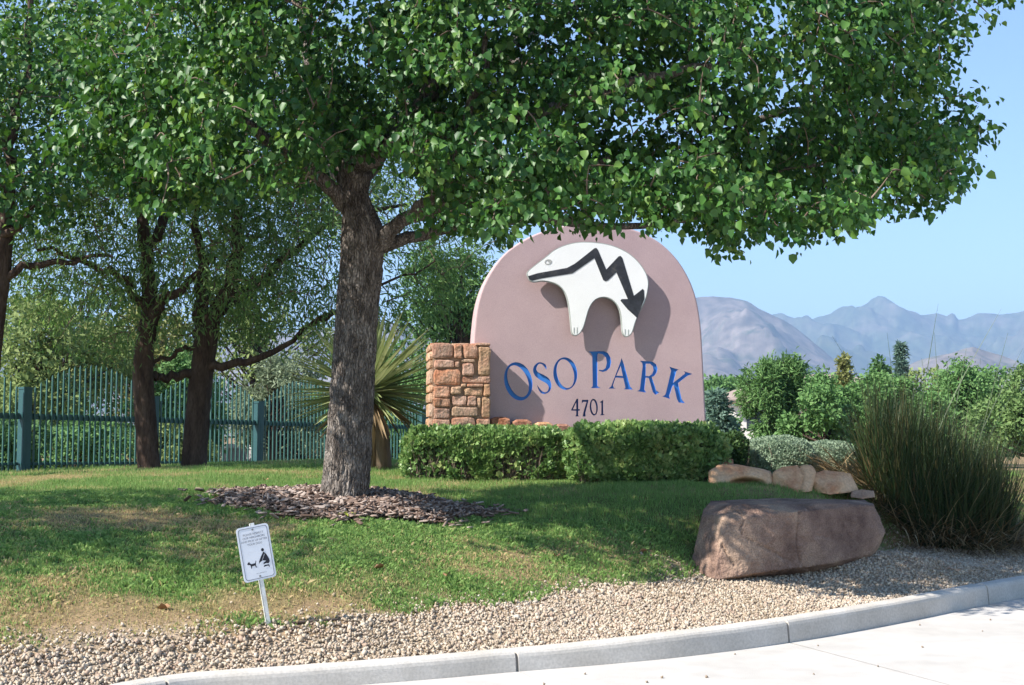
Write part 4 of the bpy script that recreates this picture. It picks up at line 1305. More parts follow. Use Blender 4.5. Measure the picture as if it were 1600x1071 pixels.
# ------------------------------------------------------------------ hedges and clipped shrubs
def clipped(name, label, lo, hi, matl, n, size, seed, power=5, group=None, sparse=None, cat='hedge', width=.75, twigs=1700, yaw=0.0):
    lo = np.array(lo, float); hi = np.array(hi, float)
    c = (lo + hi) / 2; h = (hi - lo) / 2
    base = np.array([c[0], c[1], lo[2]])
    t = thing(name, base, label, cat, group)
    ca, sa = math.cos(yaw), math.sin(yaw)

    def place(V):
        d = V - c
        return np.c_[c[0] + d[:, 0] * ca - d[:, 1] * sa, c[1] + d[:, 0] * sa + d[:, 1] * ca, V[:, 2]]

    v = rng.normal(size=(n * 3, 3)); v /= np.linalg.norm(v, axis=1)[:, None]
    v /= ((np.abs(v) ** power).sum(1) ** (1 / power))[:, None]
    depth = rng.random(len(v)) ** 2.2 * .22
    v2 = v * (1 - depth)[:, None] * (1 + (fbm(v * 4, seed, 3) - .5)[:, None] * .26)
    pos = c + v2 * h
    k = pos[:, 2] > lo[2] + .01
    k &= (v[:, 1] < .6)
    if sparse is not None: k &= rng.random(len(pos)) > sparse(pos)
    pos = pos[k][:n]; v = v[k][:n]
    ns = n // 14
    sh = np.c_[rng.uniform(lo[0] + .08, hi[0] - .08, ns), rng.uniform(lo[1] + .05, hi[1] - .1, ns), hi[2] - .05 + rng.random(ns) ** 3 * .08]
    if power > 4:
        sp = rng.integers(0, ns // 4, ns); sh[:, :2] = sh[sp, :2] + rng.normal(size=(ns, 2)) * .012
        pos = np.vstack([pos, sh]); v = np.vstack([v, np.tile([0, 0, 1.0], (ns, 1))])
    Nn = v * .7 + rng.normal(size=pos.shape) * .5
    D = rng.normal(size=pos.shape) * .6 + v * .5 + np.array([0, 0, .55])
    sc = size * rng.uniform(.65, 1.25, len(pos))
    V, F, ii = scatter(BLADE_T, BLADE_F, place(pos), frames(D, Nn), np.c_[sc * width, sc, sc])
    patch = fbm(pos * 5, seed + 8, 2)
    rnd = np.clip(.6 * rng.random(len(pos)) + (patch - .3) * 1.0, 0, 1)
    o = part('foliage', V, F, matl, t, attrs={'rnd': rnd[ii]}); tag(o, kind='stuff')
    # woody inside
    tl = []
    for _ in range(twigs):
        a = c + rng.uniform(-.85, .85, 3) * h * [1, 1, 0]; a[2] = lo[2] - .03
        b = a + np.array([rng.normal() * .10, rng.normal() * .06 - .04, rng.uniform(.25, .93) * 2 * h[2]])
        b = np.minimum(np.maximum(b, lo + h * .08), hi - h * .08)
        tl.append((smooth_path([a, (a + b) / 2 + rng.normal(size=3) * .03, b], 4), np.linspace(.006, .0025, 4)))
    V, F = tubes_mesh(tl, 3)
    part('stems', place(V), F, M['twig'], t)
    # inner leaves, all in the darkest leaf colour to paint the shade inside
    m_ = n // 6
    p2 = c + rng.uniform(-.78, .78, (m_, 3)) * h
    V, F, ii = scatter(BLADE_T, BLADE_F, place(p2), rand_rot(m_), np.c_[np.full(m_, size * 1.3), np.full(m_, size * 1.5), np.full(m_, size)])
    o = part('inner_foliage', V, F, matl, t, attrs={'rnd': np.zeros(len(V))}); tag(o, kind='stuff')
    return t


def zat(px, py, Y): return at(px, py, Y)[2]


hl0 = at(631, 745, 14.1); hl1 = at(884, 674, 14.1)
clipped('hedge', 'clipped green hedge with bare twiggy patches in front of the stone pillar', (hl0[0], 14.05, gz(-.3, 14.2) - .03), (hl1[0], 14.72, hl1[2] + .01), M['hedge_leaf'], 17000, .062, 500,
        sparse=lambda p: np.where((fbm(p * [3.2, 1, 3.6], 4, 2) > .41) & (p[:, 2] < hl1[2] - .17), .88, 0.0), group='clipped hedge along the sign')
hr0 = at(890, 760, 13.6); hr1 = at(1134, 668, 13.6)
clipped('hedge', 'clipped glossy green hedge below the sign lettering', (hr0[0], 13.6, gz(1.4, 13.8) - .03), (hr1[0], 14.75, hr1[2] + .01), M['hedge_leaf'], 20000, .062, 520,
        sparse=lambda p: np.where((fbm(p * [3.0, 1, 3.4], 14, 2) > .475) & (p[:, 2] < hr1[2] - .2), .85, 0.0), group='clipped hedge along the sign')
s0 = at(1136, 745, 14.6); s1 = at(1168, 678, 14.6)
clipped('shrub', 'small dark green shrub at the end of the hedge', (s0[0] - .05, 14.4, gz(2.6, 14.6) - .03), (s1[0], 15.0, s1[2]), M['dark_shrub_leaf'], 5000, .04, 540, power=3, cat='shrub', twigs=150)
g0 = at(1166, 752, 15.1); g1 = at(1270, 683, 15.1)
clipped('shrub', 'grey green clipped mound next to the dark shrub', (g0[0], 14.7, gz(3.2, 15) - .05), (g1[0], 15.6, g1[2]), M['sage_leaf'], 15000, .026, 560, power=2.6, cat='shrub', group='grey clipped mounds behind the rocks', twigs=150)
g0 = at(1236, 755, 15.4); g1 = at(1345, 691, 15.4)
clipped('shrub', 'grey green clipped mound partly behind the clump grass', (g0[0], 15.0, gz(3.9, 15.4) - .05), (g1[0], 15.9, g1[2]), M['sage_leaf'], 15000, .026, 580, power=2.6, cat='shrub', group='grey clipped mounds behind the rocks', twigs=150)

# small pale weed at the hedge foot
w0 = hit(636, 742); w0[1] = 13.95
# ------------------------------------------------------------------ yucca
yc = at(574, 612, 15.9)
yb = np.array([yc[0] + .10, yc[1], gz(yc[0] + .1, yc[1])])
yu = thing('yucca', yb, 'spiky yucca with a dead leaf skirt behind the thick grey trunk', 'yucca')
V, F = tube(smooth_path([yb + [.10, 0, -.05], yb + [.06, 0, .5], yc + [0, 0, -.05]], 10), np.linspace(.13, .09, 10), 12)
part('stem', V, F, M['yucca_stem'], yu, smooth=True)
YT = np.array([(-.5, 0, .0), (0, 0, -.22), (.5, 0, 0), (-.62, .35, .04), (0, .35, -.24), (.62, .35, .04), (-.35, .72, .03), (0, .72, -.14), (.35, .72, .03), (0, 1, 0)])
YF = np.array([(0, 1, 4), (0, 4, 3), (1, 2, 5), (1, 5, 4), (3, 4, 7), (3, 7, 6), (4, 5, 8), (4, 8, 7), (6, 7, 9), (7, 8, 9)])


def yleaf(matname, k, bend):
    T = YT * np.array([.055, 1, .05])
    T[:, 2] += -bend * T[:, 1] ** 2
    me = raw_mesh('leaf', T, YF, attrs={'rnd': np.full(len(T), k)})
    me.materials.append(M[matname])
    return me


ym = [yleaf('yucca_leaf', k, b) for k, b in ((.1, .02), (.4, .05), (.7, .0), (.95, .08))]
yd = [yleaf('yucca_dead', k, b) for k, b in ((.1, .1), (.5, .15), (.9, .05))]
for i in range(280):
    z = 1 - 1.62 * (i + .5) / 280
    a = i * 2.39996 + rng.normal() * .1
    s = math.sqrt(max(0, 1 - z * z))
    d = np.array([math.cos(a) * s, math.sin(a) * s, z]) + rng.normal(size=3) * .04
    L = rng.uniform(.98, 1.15) * (1.0 if z > -.35 else .85)
    rot = frames(d[None], np.array([[0, 0, 1.0 if abs(z) < .95 else 0]]) + np.array([[d[0] * -.2, 0.3, 0]]))[0]
    dead = z < -.48
    me = (yd if dead else ym)[rng.integers(3 if dead else 4)]
    put('leaf', me, None, yu, yc + d * .04 + [0, 0, rng.uniform(-.05, .05)], rot=Matrix(rot.tolist()).to_quaternion(), scale=(rng.uniform(.85, 1.2), L, 1))
for i in range(170):
    f = rng.random()
    p0 = yb + (yc - yb) * (.38 + .62 * f)
    a = rng.uniform(0, 6.283)
    d = np.array([math.cos(a) * .22, math.sin(a) * .22, -1.0])
    rot = frames(d[None], np.array([[math.cos(a), math.sin(a), 0.2]]))[0]
    put('dead_leaf', yd[rng.integers(3)], None, yu, p0 + np.array([math.cos(a), math.sin(a), 0]) * .09, rot=Matrix(rot.tolist()).to_quaternion(), scale=(1.2, rng.uniform(.38, .62), 1))

# ------------------------------------------------------------------ fence
fu = np.array([.563, .827]); fu /= np.linalg.norm(fu)
FP0 = np.array([-7.32, 18.6])
PANEL = 2.4
fence = thing('fence', (FP0[0], FP0[1], gz(*FP0)), 'teal green metal picket fence with arched panels along the lawn', 'fence')
FANG = math.atan2(fu[1], fu[0])
mb = MB().box((-.07, -.07, -.3), (.07, .07, 1.155)).box((-.078, -.078, 1.155), (.078, .078, 1.19))
mb.box((-.012, -.0725, -.3), (.012, -.069, 1.15))
post_me = raw_mesh('post', mb.V_(), mb.F)
post_me.materials.append(M['fence_post'])
pk = MB().box((-.011, -.011, 0), (.011, .011, .97))
pk.add([(-.011, -.011, .97), (.011, -.011, .97), (.011, .011, .97), (-.011, .011, .97), (0, 0, 1.0)], [(0, 1, 4), (1, 2, 4), (2, 3, 4), (3, 0, 4)])
pk_me = raw_mesh('picket', pk.V_(), pk.F)
pk_me.materials.append(M['fence_green'])
fz = lambda p: .98 - .012 * ((p - FP0) @ fu)
for k in range(-1, 6):
    p = FP0 + fu * PANEL * k
    z = fz(p)
    put('post', post_me, None, fence, (p[0], p[1], z + (.05 if k == 0 else 0)), rot=(0, 0, FANG))
    if k == 5: break
    a, b = p + fu * .085, p + fu * (PANEL - .085)
    nrm = np.array([fu[1], -fu[0]])
    mb = MB()
    for dz, hh in ((.80, .09), (.09, .042)):
        q = [a - nrm * .035, b - nrm * .035, b - nrm * .0, a - nrm * .0]
        zz = [fz(t_) + dz for t_ in q]
        mb.add([(t_[0], t_[1], z_ - hh / 2) for t_, z_ in zip(q, zz)] + [(t_[0], t_[1], z_ + hh / 2) for t_, z_ in zip(q, zz)], [(0, 3, 2, 1), (4, 5, 6, 7), (0, 1, 5, 4), (1, 2, 6, 5), (2, 3, 7, 6), (3, 0, 4, 7)])
        part('rail', mb.V_(), mb.F, M['fence_post'], fence); mb = MB()  # darker post colour on the rails stands in for their shading
    for j in range(22):
        f = (j + .75) / 22.5
        t_ = a + (b - a) * f + nrm * .012
        h = 1.22 + .45 * (1 - (2 * f - 1) ** 2)
        put('picket', pk_me, None, fence, (t_[0], t_[1], fz(t_) - .02), rot=(0, 0, FANG), scale=(1, 1, h))
# low wall glimpsed through the pickets
lw = thing('garden_wall', at(392, 722, 33) * [1, 1, 0] + [0, 0, gz(*at(392, 722, 33)[:2])], 'low grey wall with pale coping seen through the fence pickets', 'wall')
a, b = at(340, 720, 34), at(446, 720, 32)
dv = (b - a)[:2]; dv /= np.linalg.norm(dv); nv = np.array([dv[1], -dv[0]]) * .12
for nm, z0, z1, k, mm in (('wall_body', -.3, at(392, 701, 33)[2], 1, 'block_wall'), ('coping', at(392, 701, 33)[2], at(392, 694, 33)[2], 1.25, 'coping')):
    q = [a[:2] + nv * k, b[:2] + nv * k, b[:2] - nv * k, a[:2] - nv * k]
    part(nm, [(*t_, z0) for t_ in q] + [(*t_, z1) for t_ in q], [(0, 3, 2, 1), (4, 5, 6, 7), (0, 1, 5, 4), (1, 2, 6, 5), (2, 3, 7, 6), (3, 0, 4, 7)], M[mm], lw)

# ------------------------------------------------------------------ distant house
hc = at(1190, 660, 80); hc[2] = .1
hs = thing('house', hc, 'distant house with brown hipped roof and white wall among the trees', 'house')
xl = at(1134, 640, 78)[0]; xr = xl + 13
ze = at(1140, 625, 78)[2]; zr = at(1150, 603, 80)[2] + .5
mb = MB().box((xl + .5, 78, 0), (xr - .5, 88, ze))
part('wall', mb.V_(), mb.F, M['house_wall'], hs)
rfv = [(xl, 77.4, ze), (xr, 77.4, ze), (xr, 88.6, ze), (xl, 88.6, ze), (xl + 4, 83, zr + .4), (xr - 4, 83, zr + .4), (xl, 77.4, ze - .18), (xr, 77.4, ze - .18), (xr, 88.6, ze - .18), (xl, 88.6, ze - .18)]
part('roof', rfv, [(0, 1, 5, 4), (1, 2, 5), (2, 3, 4, 5), (3, 0, 4), (6, 7, 1, 0), (7, 8, 2, 1), (8, 9, 3, 2), (9, 6, 0, 3), (9, 8, 7, 6)], M['house_roof'], hs)
for k in range(3):
    x0 = xl + 1.3 + k * 3.6
    wv = MB().box((x0, 77.96, ze - 1.9), (x0 + 1.2, 78.05, ze - .7))
    part('window', wv.V_(), wv.F, M['window_dark'], hs)

# ------------------------------------------------------------------ clump grass on the right
cb = hit(1478, 854); cb[1] += .25; cb[2] = gz(cb[0], cb[1])
cl_t = thing('clump_grass', cb, 'big dark tussock of long grassy blades beside the brown boulder', 'ornamental grass')


def arch_blade(base, az, lean, L, w, curl, nseg=5):
    """curved ribbon: verts, quads"""
    d = np.array([math.cos(az), math.sin(az), 0])
    s = np.linspace(0, 1, nseg + 1)
    ang = lean + curl * s ** 1.5
    dx = np.cumsum(np.r_[0, np.sin((ang[1:] + ang[:-1]) / 2)]) * L / nseg
    dz = np.cumsum(np.r_[0, np.cos((ang[1:] + ang[:-1]) / 2)]) * L / nseg
    ctrl = base + d * dx[:, None] + np.array([0, 0, 1.0]) * dz[:, None]
    side = np.array([-d[1], d[0], 0])
    ww = w * (1 - s ** 2.2) / 2 + .0006
    return np.vstack([ctrl + side * ww[:, None], ctrl - side * ww[:, None]])


def blades(n, fn, matl, name, kind, parent):
    Vs, Fs, A, o = [], [], [], 0
    for i in range(n):
        V, rv = fn(i)
        m_ = len(V) // 2
        F = [(j, j + 1, m_ + j + 1, m_ + j) for j in range(m_ - 1)]
        if kind == 'single':
            me = raw_mesh(name, V - ORG[parent.name], F, attrs={'rnd': np.full(len(V), rv)})
            put(name, me, matl, parent, ORG[parent.name])
        else:
            Vs.append(V); Fs.append(np.array(F) + o); o += len(V); A.append(np.full(len(V), rv))
    if kind != 'single':
        o = part(name, np.concatenate(Vs), np.concatenate(Fs), matl, parent, attrs={'rnd': np.concatenate(A)})
        tag(o, kind='stuff')


def cbase(spread=.42):
    a = rng.uniform(0, 6.283); r = spread * math.sqrt(rng.random())
    x, y = cb[0] + math.cos(a) * r * 1.35, cb[1] + math.sin(a) * r
    return np.array([x, y, gz(x, y) - .02]), a, r / spread


def f_green(i):
    b, a, r = cbase(.58)
    lean = min(1.4, abs(rng.normal()) * .42)
    L = max(.5, (1.68 - .55 * lean - .25 * r) * rng.uniform(.6, 1.04))
    return arch_blade(b, rng.uniform(0, 6.283), lean, L, rng.uniform(.009, .015), rng.uniform(0, .55), 6), rng.random()


def f_out(i):
    b, a, r = cbase(.5)
    return arch_blade(b, rng.uniform(0, 6.283), rng.uniform(.45, 1.15), rng.uniform(1.1, 1.95), rng.uniform(.006, .010), rng.uniform(.2, .8), 6), rng.random() * .8


def f_dead(i):
    b, a, r = cbase(.80)
    b = b + np.array([math.cos(a) * .25, math.sin(a) * .15, 0]) * rng.random()
    return arch_blade(b + [0, 0, rng.uniform(0, .22)], a + rng.normal() * .7, rng.uniform(.9, 1.62), rng.uniform(.32, .85), rng.uniform(.008, .015), rng.uniform(.2, .8), 4), rng.random()


def f_dead_up(i):
    b, a, r = cbase(.58)
    return arch_blade(b, rng.uniform(0, 6.283), abs(rng.normal()) * .5, rng.uniform(.5, 1.05), rng.uniform(.006, .010), rng.uniform(0, .6), 5), rng.random()


blades(4300, f_green, M['clump_blade'], 'blade_mass', 'stuff', cl_t)
blades(300, f_out, M['clump_blade'], 'outer_blades', 'stuff', cl_t)
blades(2100, f_dead, M['clump_dead'], 'dead_blades', 'stuff', cl_t)
blades(650, f_dead_up, M['clump_dead'], 'dry_upright_blades', 'stuff', cl_t)
LONG = [(1466, 475, -.1), (1397, 568, -.2), (1420, 660, .1), (1460, 520, .2), (1565, 482, .1), (1598, 545, 0), (1480, 565, .1), (1532, 560, -.1), (1386, 520, .3), (1415, 585, .2), (1300, 525, .4), (1330, 560, .3), (1205, 740, -.6), (1215, 775, -.8), (1235, 700, -.3), (1262, 640, .1),
        (1280, 610, .2), (1195, 705, -.2), (1250, 760, -.7), (1290, 690, -.5), (1310, 660, -.3), (1340, 620, 0), (1325, 745, -.9), (1270, 725, -.5), (1350, 575, .1), (1440, 560, -.1), (1510, 545, .2), (1575, 520, -.2), (1590, 600, -.3), (1240, 800, -1.0), (1300, 830, -.9)]
for i, (px, py, dy) in enumerate(LONG):
    tip = at(px, py, cb[1] + dy)
    b, a, r = cbase(.3)
    if px < 1380: b = b + np.array([-.2, 0, .1])
    mid = (b + tip) / 2 + np.array([0, 0, .12 * np.linalg.norm((tip - b)[:2])])
    pts = smooth_path([b, mid, tip], 9)
    s = np.linspace(0, 1, 9)
    side = np.array([.8, -.6, 0])
    ww = (.0095 * (1 - s ** 2.5) / 2 + .0012)[:, None]
    V = np.vstack([pts + side * ww, pts - side * ww])
    F = [(j, j + 1, 9 + j + 1, 9 + j) for j in range(8)]
    me = raw_mesh('long_blade', V - ORG[cl_t.name], F, attrs={'rnd': np.full(18, rng.random() * .6)})
    put('long_blade', me, M['clump_blade'], cl_t, ORG[cl_t.name])

# ------------------------------------------------------------------ mulch ring
mu = np.array([tb[0] - .02, tb[1] - .05])
MA, MBr = 1.16, .78
th = np.linspace(0, 2 * math.pi, 80, endpoint=False)
V = []
for f in np.linspace(0, 1, 14):
    rr_ = f * (1 + .10 * np.sin(3 * th + 1) + .06 * np.sin(7 * th))
    x = mu[0] + np.cos(th) * MA * rr_; y = mu[1] + np.sin(th) * MBr * rr_
    V.append(np.c_[x, y, terrain(x, y) + .012 + .05 * (1 - f ** 2)])
V = np.concatenate(V)
V[:, 2] += (fbm(V * 9, 8, 3) - .5) * .04
F = [(k * 80 + i, k * 80 + (i + 1) % 80, (k + 1) * 80 + (i + 1) % 80, (k + 1) * 80 + i) for k in range(13) for i in range(80)]
mulch = part('mulch_bed', V, np.array(F), M['mulch_soil'], smooth=True)
tag(mulch, kind='structure')
n = 5200
a = rng.uniform(0, 6.283, n); r = np.sqrt(rng.random(n)) * (1.04 + .10 * np.sin(3 * a + 1) + .07 * np.sin(7 * a)) * rng.choice([1, 1, 1, 1, 1.13, 1.28], n, p=[.2, .2, .2, .24, .12, .04])
x = mu[0] + np.cos(a) * MA * r; y = mu[1] + np.sin(a) * MBr * r
z = terrain(x, y) + .02 + .05 * (1 - np.clip(r, 0, 1) ** 2) + rng.uniform(0, .035, n)
CHIP = np.array([(-.5, -.5, -.5), (.5, -.42, -.5), (.42, .5, -.5), (-.45, .4, -.5), (-.4, -.5, .5), (.45, -.5, .3), (.5, .35, .5), (-.5, .5, .4)])
CHF = np.array([(0, 3, 2, 1), (4, 5, 6, 7), (0, 1, 5, 4), (1, 2, 6, 5), (2, 3, 7, 6), (3, 0, 4, 7)])
Dd = np.c_[rng.normal(size=(n, 2)), rng.normal(size=n) * .25]
Nn = np.c_[rng.normal(size=(n, 2)) * .45, np.ones(n)]
rot = frames(Dd, Nn)
S = np.c_[rng.uniform(.015, .035, n), rng.uniform(.04, .105, n), rng.uniform(.006, .014, n)]
pos = np.c_[x, y, z]
rn = rng.random(n)
area = S[:, 0] * S[:, 1] * (y < mu[1] + .15)
bigc = np.argsort(-area)[:280]
k = np.ones(n, bool); k[bigc] = False
V, F, ii = scatter(CHIP, CHF, pos[k], rot[k], S[k])
o = part('bark_mulch', V, F, M['bark_chip'], mulch, attrs={'rnd': rn[k][ii]}); tag(o, kind='stuff')
chip_me = []
for c in range(5):
    me = raw_mesh('bark_chip', CHIP, CHF, attrs={'rnd': np.full(8, .1 + .2 * c)}); me.materials.append(M['bark_chip']); chip_me.append(me)
for i in bigc:
    put('bark_chip', chip_me[int(rn[i] * 4.99)], None, mulch, pos[i] + [0, 0, .008], rot=Matrix(rot[i].tolist()).to_quaternion(), scale=S[i])

# ------------------------------------------------------------------ gravel
def in_box(px0, px1, n): pass


n = 330000
x = rng.uniform(-5.2, 6.6, n); y = rng.uniform(5.4, 14.6, n)
t = y - lawn_y(x) + (fbm(np.c_[x * 3, y * 3], 9) - .5) * .35
sd = kerb_dist(np.c_[x, y])
k = (sd > KW + .005) & ((t < 0) | (rng.random(n) < np.exp(-np.clip(t, 0, 9) / .10) * .6))
k &= ~((x > 1.75) & (x < 3.05) & (t > -.3) & (t < 0))
x, y, t, sd = x[k], y[k], t[k], sd[k]
d = np.hypot(x, y)
m_ = len(x)
while m_ < 30000:
    x = np.r_[x, x + rng.normal(size=len(x)) * .05]; y = np.r_[y, y + rng.normal(size=len(y)) * .05]
    sd = kerb_dist(np.c_[x, y]); t = y - lawn_y(x) + (fbm(np.c_[x * 3, y * 3], 9) - .5) * .35
    k = (sd > KW + .01) & (t < .12); x, y, sd, t = x[k], y[k], sd[k], t[k]; m_ = len(x)
x, y = x[:120000], y[:120000]
m_ = len(x)
sz = rng.lognormal(math.log(.0105), .28, m_) * np.interp(x, [-2, 0], [1.1, 1.0])
z = terrain(x, y) + sz * .15 + rng.uniform(0, .016, m_)
rot = rand_rot(m_)
S = sz[:, None] * rng.uniform(.7, 1.25, (m_, 3))
typ = rng.integers(0, 6, m_)
Vs, Fs, As, o_ = [], [], [], 0
rn = np.clip(rng.random(m_) * .8 + (fbm(np.c_[x * 1.5, y * 1.5], 41) - .5) * .5 + .1, 0, 1)
for c in range(6):
    k = typ == c
    V, F, ii = scatter(PEB[c], CUBE_F, np.c_[x, y, z][k], rot[k], S[k])
    Vs.append(V); Fs.append(F + o_); o_ += len(V); As.append(rn[k][ii])
grav = part('gravel', np.concatenate(Vs), np.concatenate(Fs), M['gravel'], attrs={'rnd': np.concatenate(As)})
tag(grav, 'loose tan and pinkish gravel along the kerb', 'gravel', kind='stuff')

# ------------------------------------------------------------------ lawn grass
def dry_map(x, y):
    f = fbm(np.c_[x * .9, y * 1.3], 61, 4)
    t = y - lawn_y(x)
    v = -.12 + (f - .5) * 3.6 + (fbm(np.c_[x * 3.1, y * 3.6], 67, 3) - .5) * 1.6
    v += .95 * np.exp(-((t - .35) / .5) ** 2) * sstep(0, -1.5, x)          # tan strip along the gravel
    v += .55 * np.exp(-(np.hypot((x - mu[0] - .2) / 1.8, (y - mu[1] + 1.25) / .8)) ** 2)   # worn ground before the mulch
    v += .55 * np.exp(-(((x + 5.6) / 2.0) ** 2 + ((y - 14.2) / 1.0) ** 2))
    v += .85 * np.exp(-(((x + 3.2) / 1.6) ** 2 + ((y - 9.3) / .9) ** 2))
    v -= .8 * sstep(-1.1, .5, x)
    return v


def lawn(n, y0, y1, wid, ln):
    x = rng.uniform(-7.8, 6.8, n); y = rng.uniform(y0, y1, n)
    k = np.abs(x) < y * .455 + .4
    x, y = x[k], y[k]
    t = y - lawn_y(x) + (fbm(np.c_[x * 3, y * 3], 9) - .5) * .35
    dm = dry_map(x, y)
    me_ = ((x - mu[0]) / MA) ** 2 + ((y - mu[1]) / MBr) ** 2
    k = (t > -.02) & (me_ > 1.0 + .35 * (fbm(np.c_[x * 5, y * 5], 2) - .5)) & (rng.random(len(x)) > np.clip(dm * .25 - .1, 0, .28))
    k &= (rng.random(len(x)) < .4 + .6 * sstep(0, .14, t))
    x, y, dm, t = x[k], y[k], dm[k], t[k]
    m = len(x)
    z = terrain(x, y)
    h = ln * rng.uniform(.55, 1.25, m) * np.clip(1 - .35 * dm, .45, 1.1) * (.35 + 1.3 * fbm(np.c_[x * 4.5, y * 4.5], 71, 3))
    a = rng.uniform(0, 6.283, m)
    lean = rng.uniform(.1, 1.0, m)
    dirx = rng.normal(size=m) * .6; diry = rng.normal(size=m) * .6
    w = wid * rng.uniform(.7, 1.3, m)
    V = np.empty((m, 4, 3))
    ex, ey = np.cos(a) * w / 2, np.sin(a) * w / 2
    V[:, 0] = np.c_[x - ex, y - ey, z - .008]; V[:, 1] = np.c_[x + ex, y + ey, z - .008]
    V[:, 2] = np.c_[x + ex * .7 + dirx * lean * h * .35, y + ey * .7 + diry * lean * h * .35, z + h * .6]
    V[:, 3] = np.c_[x + dirx * lean * h, y + diry * lean * h, z + h * (1 - .35 * lean)]
    F = ((np.array([(0, 1, 2), (0, 2, 3)]) if y0 < 8 else np.array([(0, 1, 3)]))[None] + (np.arange(m) * 4)[:, None, None]).reshape(-1, 3)
    r = np.where(rng.random(m) < np.clip(.10 + dm * .75, .02, .93), rng.uniform(.68, 1.0, m), np.clip(rng.uniform(.0, .6, m) + dm * .08, 0, .62))
    return V.reshape(-1, 3), F, np.repeat(r, 4)


chunks = [lawn(480000, 6.4, 11.5, .0047, .040), lawn(270000, 11.5, 15.5, .0075, .046), lawn(130000, 15.5, 22, .012, .055)]
Vs, Fs, As, o_ = [], [], [], 0
for V, F, A in chunks:
    Vs.append(V); Fs.append(F + o_); As.append(A); o_ += len(V)
gr = part('lawn_grass', np.concatenate(Vs), np.concatenate(Fs), M['grass'], attrs={'rnd': np.concatenate(As)})
tag(gr, 'short lawn grass, green with worn tan patches', 'grass', kind='stuff')

# ------------------------------------------------------------------ dog notice on a leaning stake
sb = hit(420, 980)
sb[2] = gz(sb[0], sb[1])
dn = thing('dog_notice', sb, 'small white pick-up-after-your-dog notice on a leaning stake', 'sign', rot=(R(-4), R(-9.5), R(27)))
kk = sb[1] / FPX
hs_ = 160 * kk; pw = 51 * kk; ph = 84 * kk; pz = 72 * kk
mb = MB().box((-.014, -.004, -.16), (.014, .004, hs_)).box((-.014, -.004, -.16), (-.008, .016, hs_ - .002)).box((.008, -.0038, -.16), (.0142, .016, hs_ - .003))
sub('stake', raw_mesh('stake', mb.V_(), mb.F), M['post_paint'], dn)


def rrect(w, h, r, n=6):
    out = []
    for cx_, cz_, a0 in ((w / 2 - r, h / 2 - r, 0), (-w / 2 + r, h / 2 - r, 90), (-w / 2 + r, -h / 2 + r, 180), (w / 2 - r, -h / 2 + r, 270)):
        for i in range(n + 1):
            t_ = R(a0 + 90 * i / n); out.append((cx_ + r * math.cos(t_), cz_ + r * math.sin(t_)))
    return out


def flat2(contours, y, y2=None):
    """filled outline in the local xz plane facing -y"""
    v, f = fill2d(contours)
    mb = MB().add([(a, y, b) for a, b in v], f)
    if y2 is not None:
        mb.add([(a, y2, b) for a, b in v], [t_[::-1] for t_ in f])
        for c in contours:
            k = len(c)
            mb.add([(a, y, b) for a, b in c] + [(a, y2, b) for a, b in c], [(i, (i + 1) % k, k + (i + 1) % k, k + i) for i in range(k)])
    return raw_mesh('flat', mb.V_(), mb.F)


pc = Vector((-.004, 0, pz + ph / 2))
plate = sub('plate', flat2([rrect(pw, ph, .022)], -.0075, -.0045), M['plate_white'], dn, pc)
sub('border', flat2([rrect(pw * .90, ph * .94, .018), rrect(pw * .865, ph * .92, .0165)], -.0085, -.0074), M['plate_grey'], plate)
sub('bolt', flat2([ell(0, 0, .006, .006, 0, 12)], -.0105, -.0074), M['steel_rod'], plate, (0, 0, ph * .43))
sub('bolt', flat2([ell(0, 0, .006, .006, 0, 12)], -.0105, -.0074), M['steel_rod'], plate, (0, 0, -ph * .43))


def text_mesh(s, size):
    cu = bpy.data.curves.new('txt', 'FONT'); cu.body = s; cu.size = size; cu.align_x = 'CENTER'
    ob = bpy.data.objects.new('txt', cu); C.objects.link(ob)
    me = bpy.data.meshes.new_from_object(ob.evaluated_get(bpy.context.evaluated_depsgraph_get()))
    bpy.data.objects.remove(ob); bpy.data.curves.remove(cu)
    me.materials.clear()
    return me


for i, s in enumerate(('PLEASE RESPECT', 'OUR NEIGHBORS', 'AND PICK UP AFTER', 'YOUR DOG')):
    sub('lettering', text_mesh(s, .0185), M['plate_grey'], plate, (0, -.0088, ph * (.335 - .062 * i)), rot=(R(90), 0, 0))
ZN = (350, 810, 5.95)
# pictogram, traced upright in plate units (x -.5..+.5 of width, z -.5..+.5 of height)
def pic(pts): return [(a * pw, b * ph) for a, b in pts]


person = [
    [(.16, -.0035), (.24, -.06), (.30, -.15), (.31, -.20), (.26, -.235), (.18, -.225), (.10, -.235), (.12, -.205), (.20, -.18), (.10, -.16), (.0, -.19), (-.03, -.215), (-.015, -.165), (.06, -.09)],
    ell(.145 , .03, .030, .045, 0, 16),
    [(.13, -.25), (.27, -.255), (.285, -.30), (.255, -.30), (.245, -.275), (.19, -.275), (.10, -.285), (.10, -.272)],
]
gap = [(.175, -.05), (.19, -.05), (.10, -.15), (.085, -.15)]
sub('pictogram', flat2([pic(c) for c in person] + [pic(gap)], -.0088), M['plate_ink'], plate, (.012, 0, 0))
dog = [(-.36, -.155), (-.315, -.135), (-.30, -.165), (-.25, -.185), (-.14, -.18), (-.115, -.14), (-.10, -.145), (-.12, -.19), (-.125, -.225), (-.11, -.265), (-.135, -.265), (-.155, -.225), (-.25, -.228), (-.262, -.265), (-.287, -.265), (-.285, -.215), (-.31, -.195), (-.37, -.19), (-.385, -.175)]
sub('pictogram', flat2([pic(dog)], -.0088), M['plate_ink'], plate, (.012, 0, 0))
sub('lettering', text_mesh('CITY ORDINANCE', .008), M['plate_grey'], plate, (.012, -.0088, -ph * .385), rot=(R(90), 0, 0))

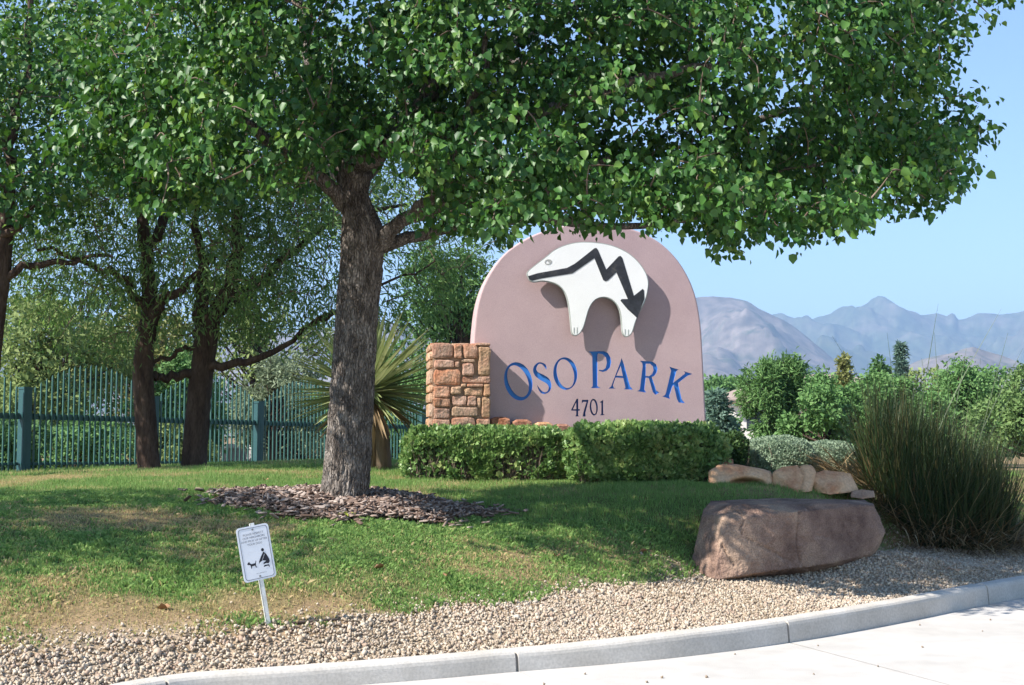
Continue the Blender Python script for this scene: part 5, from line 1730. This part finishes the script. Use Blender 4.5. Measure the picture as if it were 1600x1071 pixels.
# ------------------------------------------------------------------ small things on the lawn
wd = hit(538, 816)
wv = []
w_t = thing('weed', wd, 'small yellow green weed growing in the bark mulch', 'weed')
nW = 26
pos = np.tile(wd, (nW, 1)) + np.c_[rng.normal(size=(nW, 2)) * .03, rng.uniform(.0, .06, nW)]
V, F, ii = scatter(BLADE_T, BLADE_F, pos, frames(np.c_[rng.normal(size=(nW, 2)) * .6, np.ones(nW)], rng.normal(size=(nW, 3))), np.c_[np.full(nW, .02), np.full(nW, .045), np.full(nW, .03)])
o = part('leaves', V, F, M['weed'], w_t); tag(o, kind='stuff')
for k_, (px, py, rz) in enumerate(((415, 755, .4), (262, 958, 1.2), (598, 893, 2.2), (870, 875, .2), (1010, 868, 1.8), (700, 905, 2.9))):
    p = hit(px, py)
    o = put('fallen_leaf', raw_mesh('fallen_leaf', LEAF_T * [1, 1, 2.2], LEAF_F), M['dry_leaf'], None, p + [0, 0, .03], rot=(.3, .2, rz), scale=(.07, .08, .08))
    tag(o, ['curled dry leaf on the grass behind the mulch ring', 'curled dry leaf on the tan strip near the leaning notice', 'curled dry leaf between the mulch ring and the gravel', 'curled dry leaf on the sunny grass before the boulder', 'curled dry leaf close to the lit end of the boulder', 'curled dry leaf near the gravel edge in front of the trunk'][k_], 'leaf', 'dry leaves on the lawn')
p0, p1, p2 = hit(452, 977), hit(490, 975), hit(528, 971)
V, F = tube(smooth_path([p0 + [0, 0, .012], p1 + [0, 0, .018], p2 + [0, 0, .012]], 12), .009, 8)
o = part('drip_hose', V, F, M['hose']); tag(o, 'short brown drip hose lying between gravel and lawn', 'hose')

# ------------------------------------------------------------------ haze: one even box of air round everything
hz = MB().box((-14000, -300, -9), (14000, 9500, 740))
hm = bpy.data.materials.new('haze'); hm.use_nodes = True
nt = hm.node_tree
for nd in list(nt.nodes):
    if nd.type != 'OUTPUT_MATERIAL': nt.nodes.remove(nd)
pv = nt.nodes.new('ShaderNodeVolumePrincipled')
pv.inputs['Color'].default_value = (.44, .66, 1.0, 1)
pv.inputs['Density'].default_value = 2.0e-4
pv.inputs['Anisotropy'].default_value = 0.1
nt.links.new(pv.outputs[0], nt.nodes['Material Output'].inputs['Volume'])
ho = part('haze', hz.V_(), hz.F, hm); tag(ho, kind='stuff')
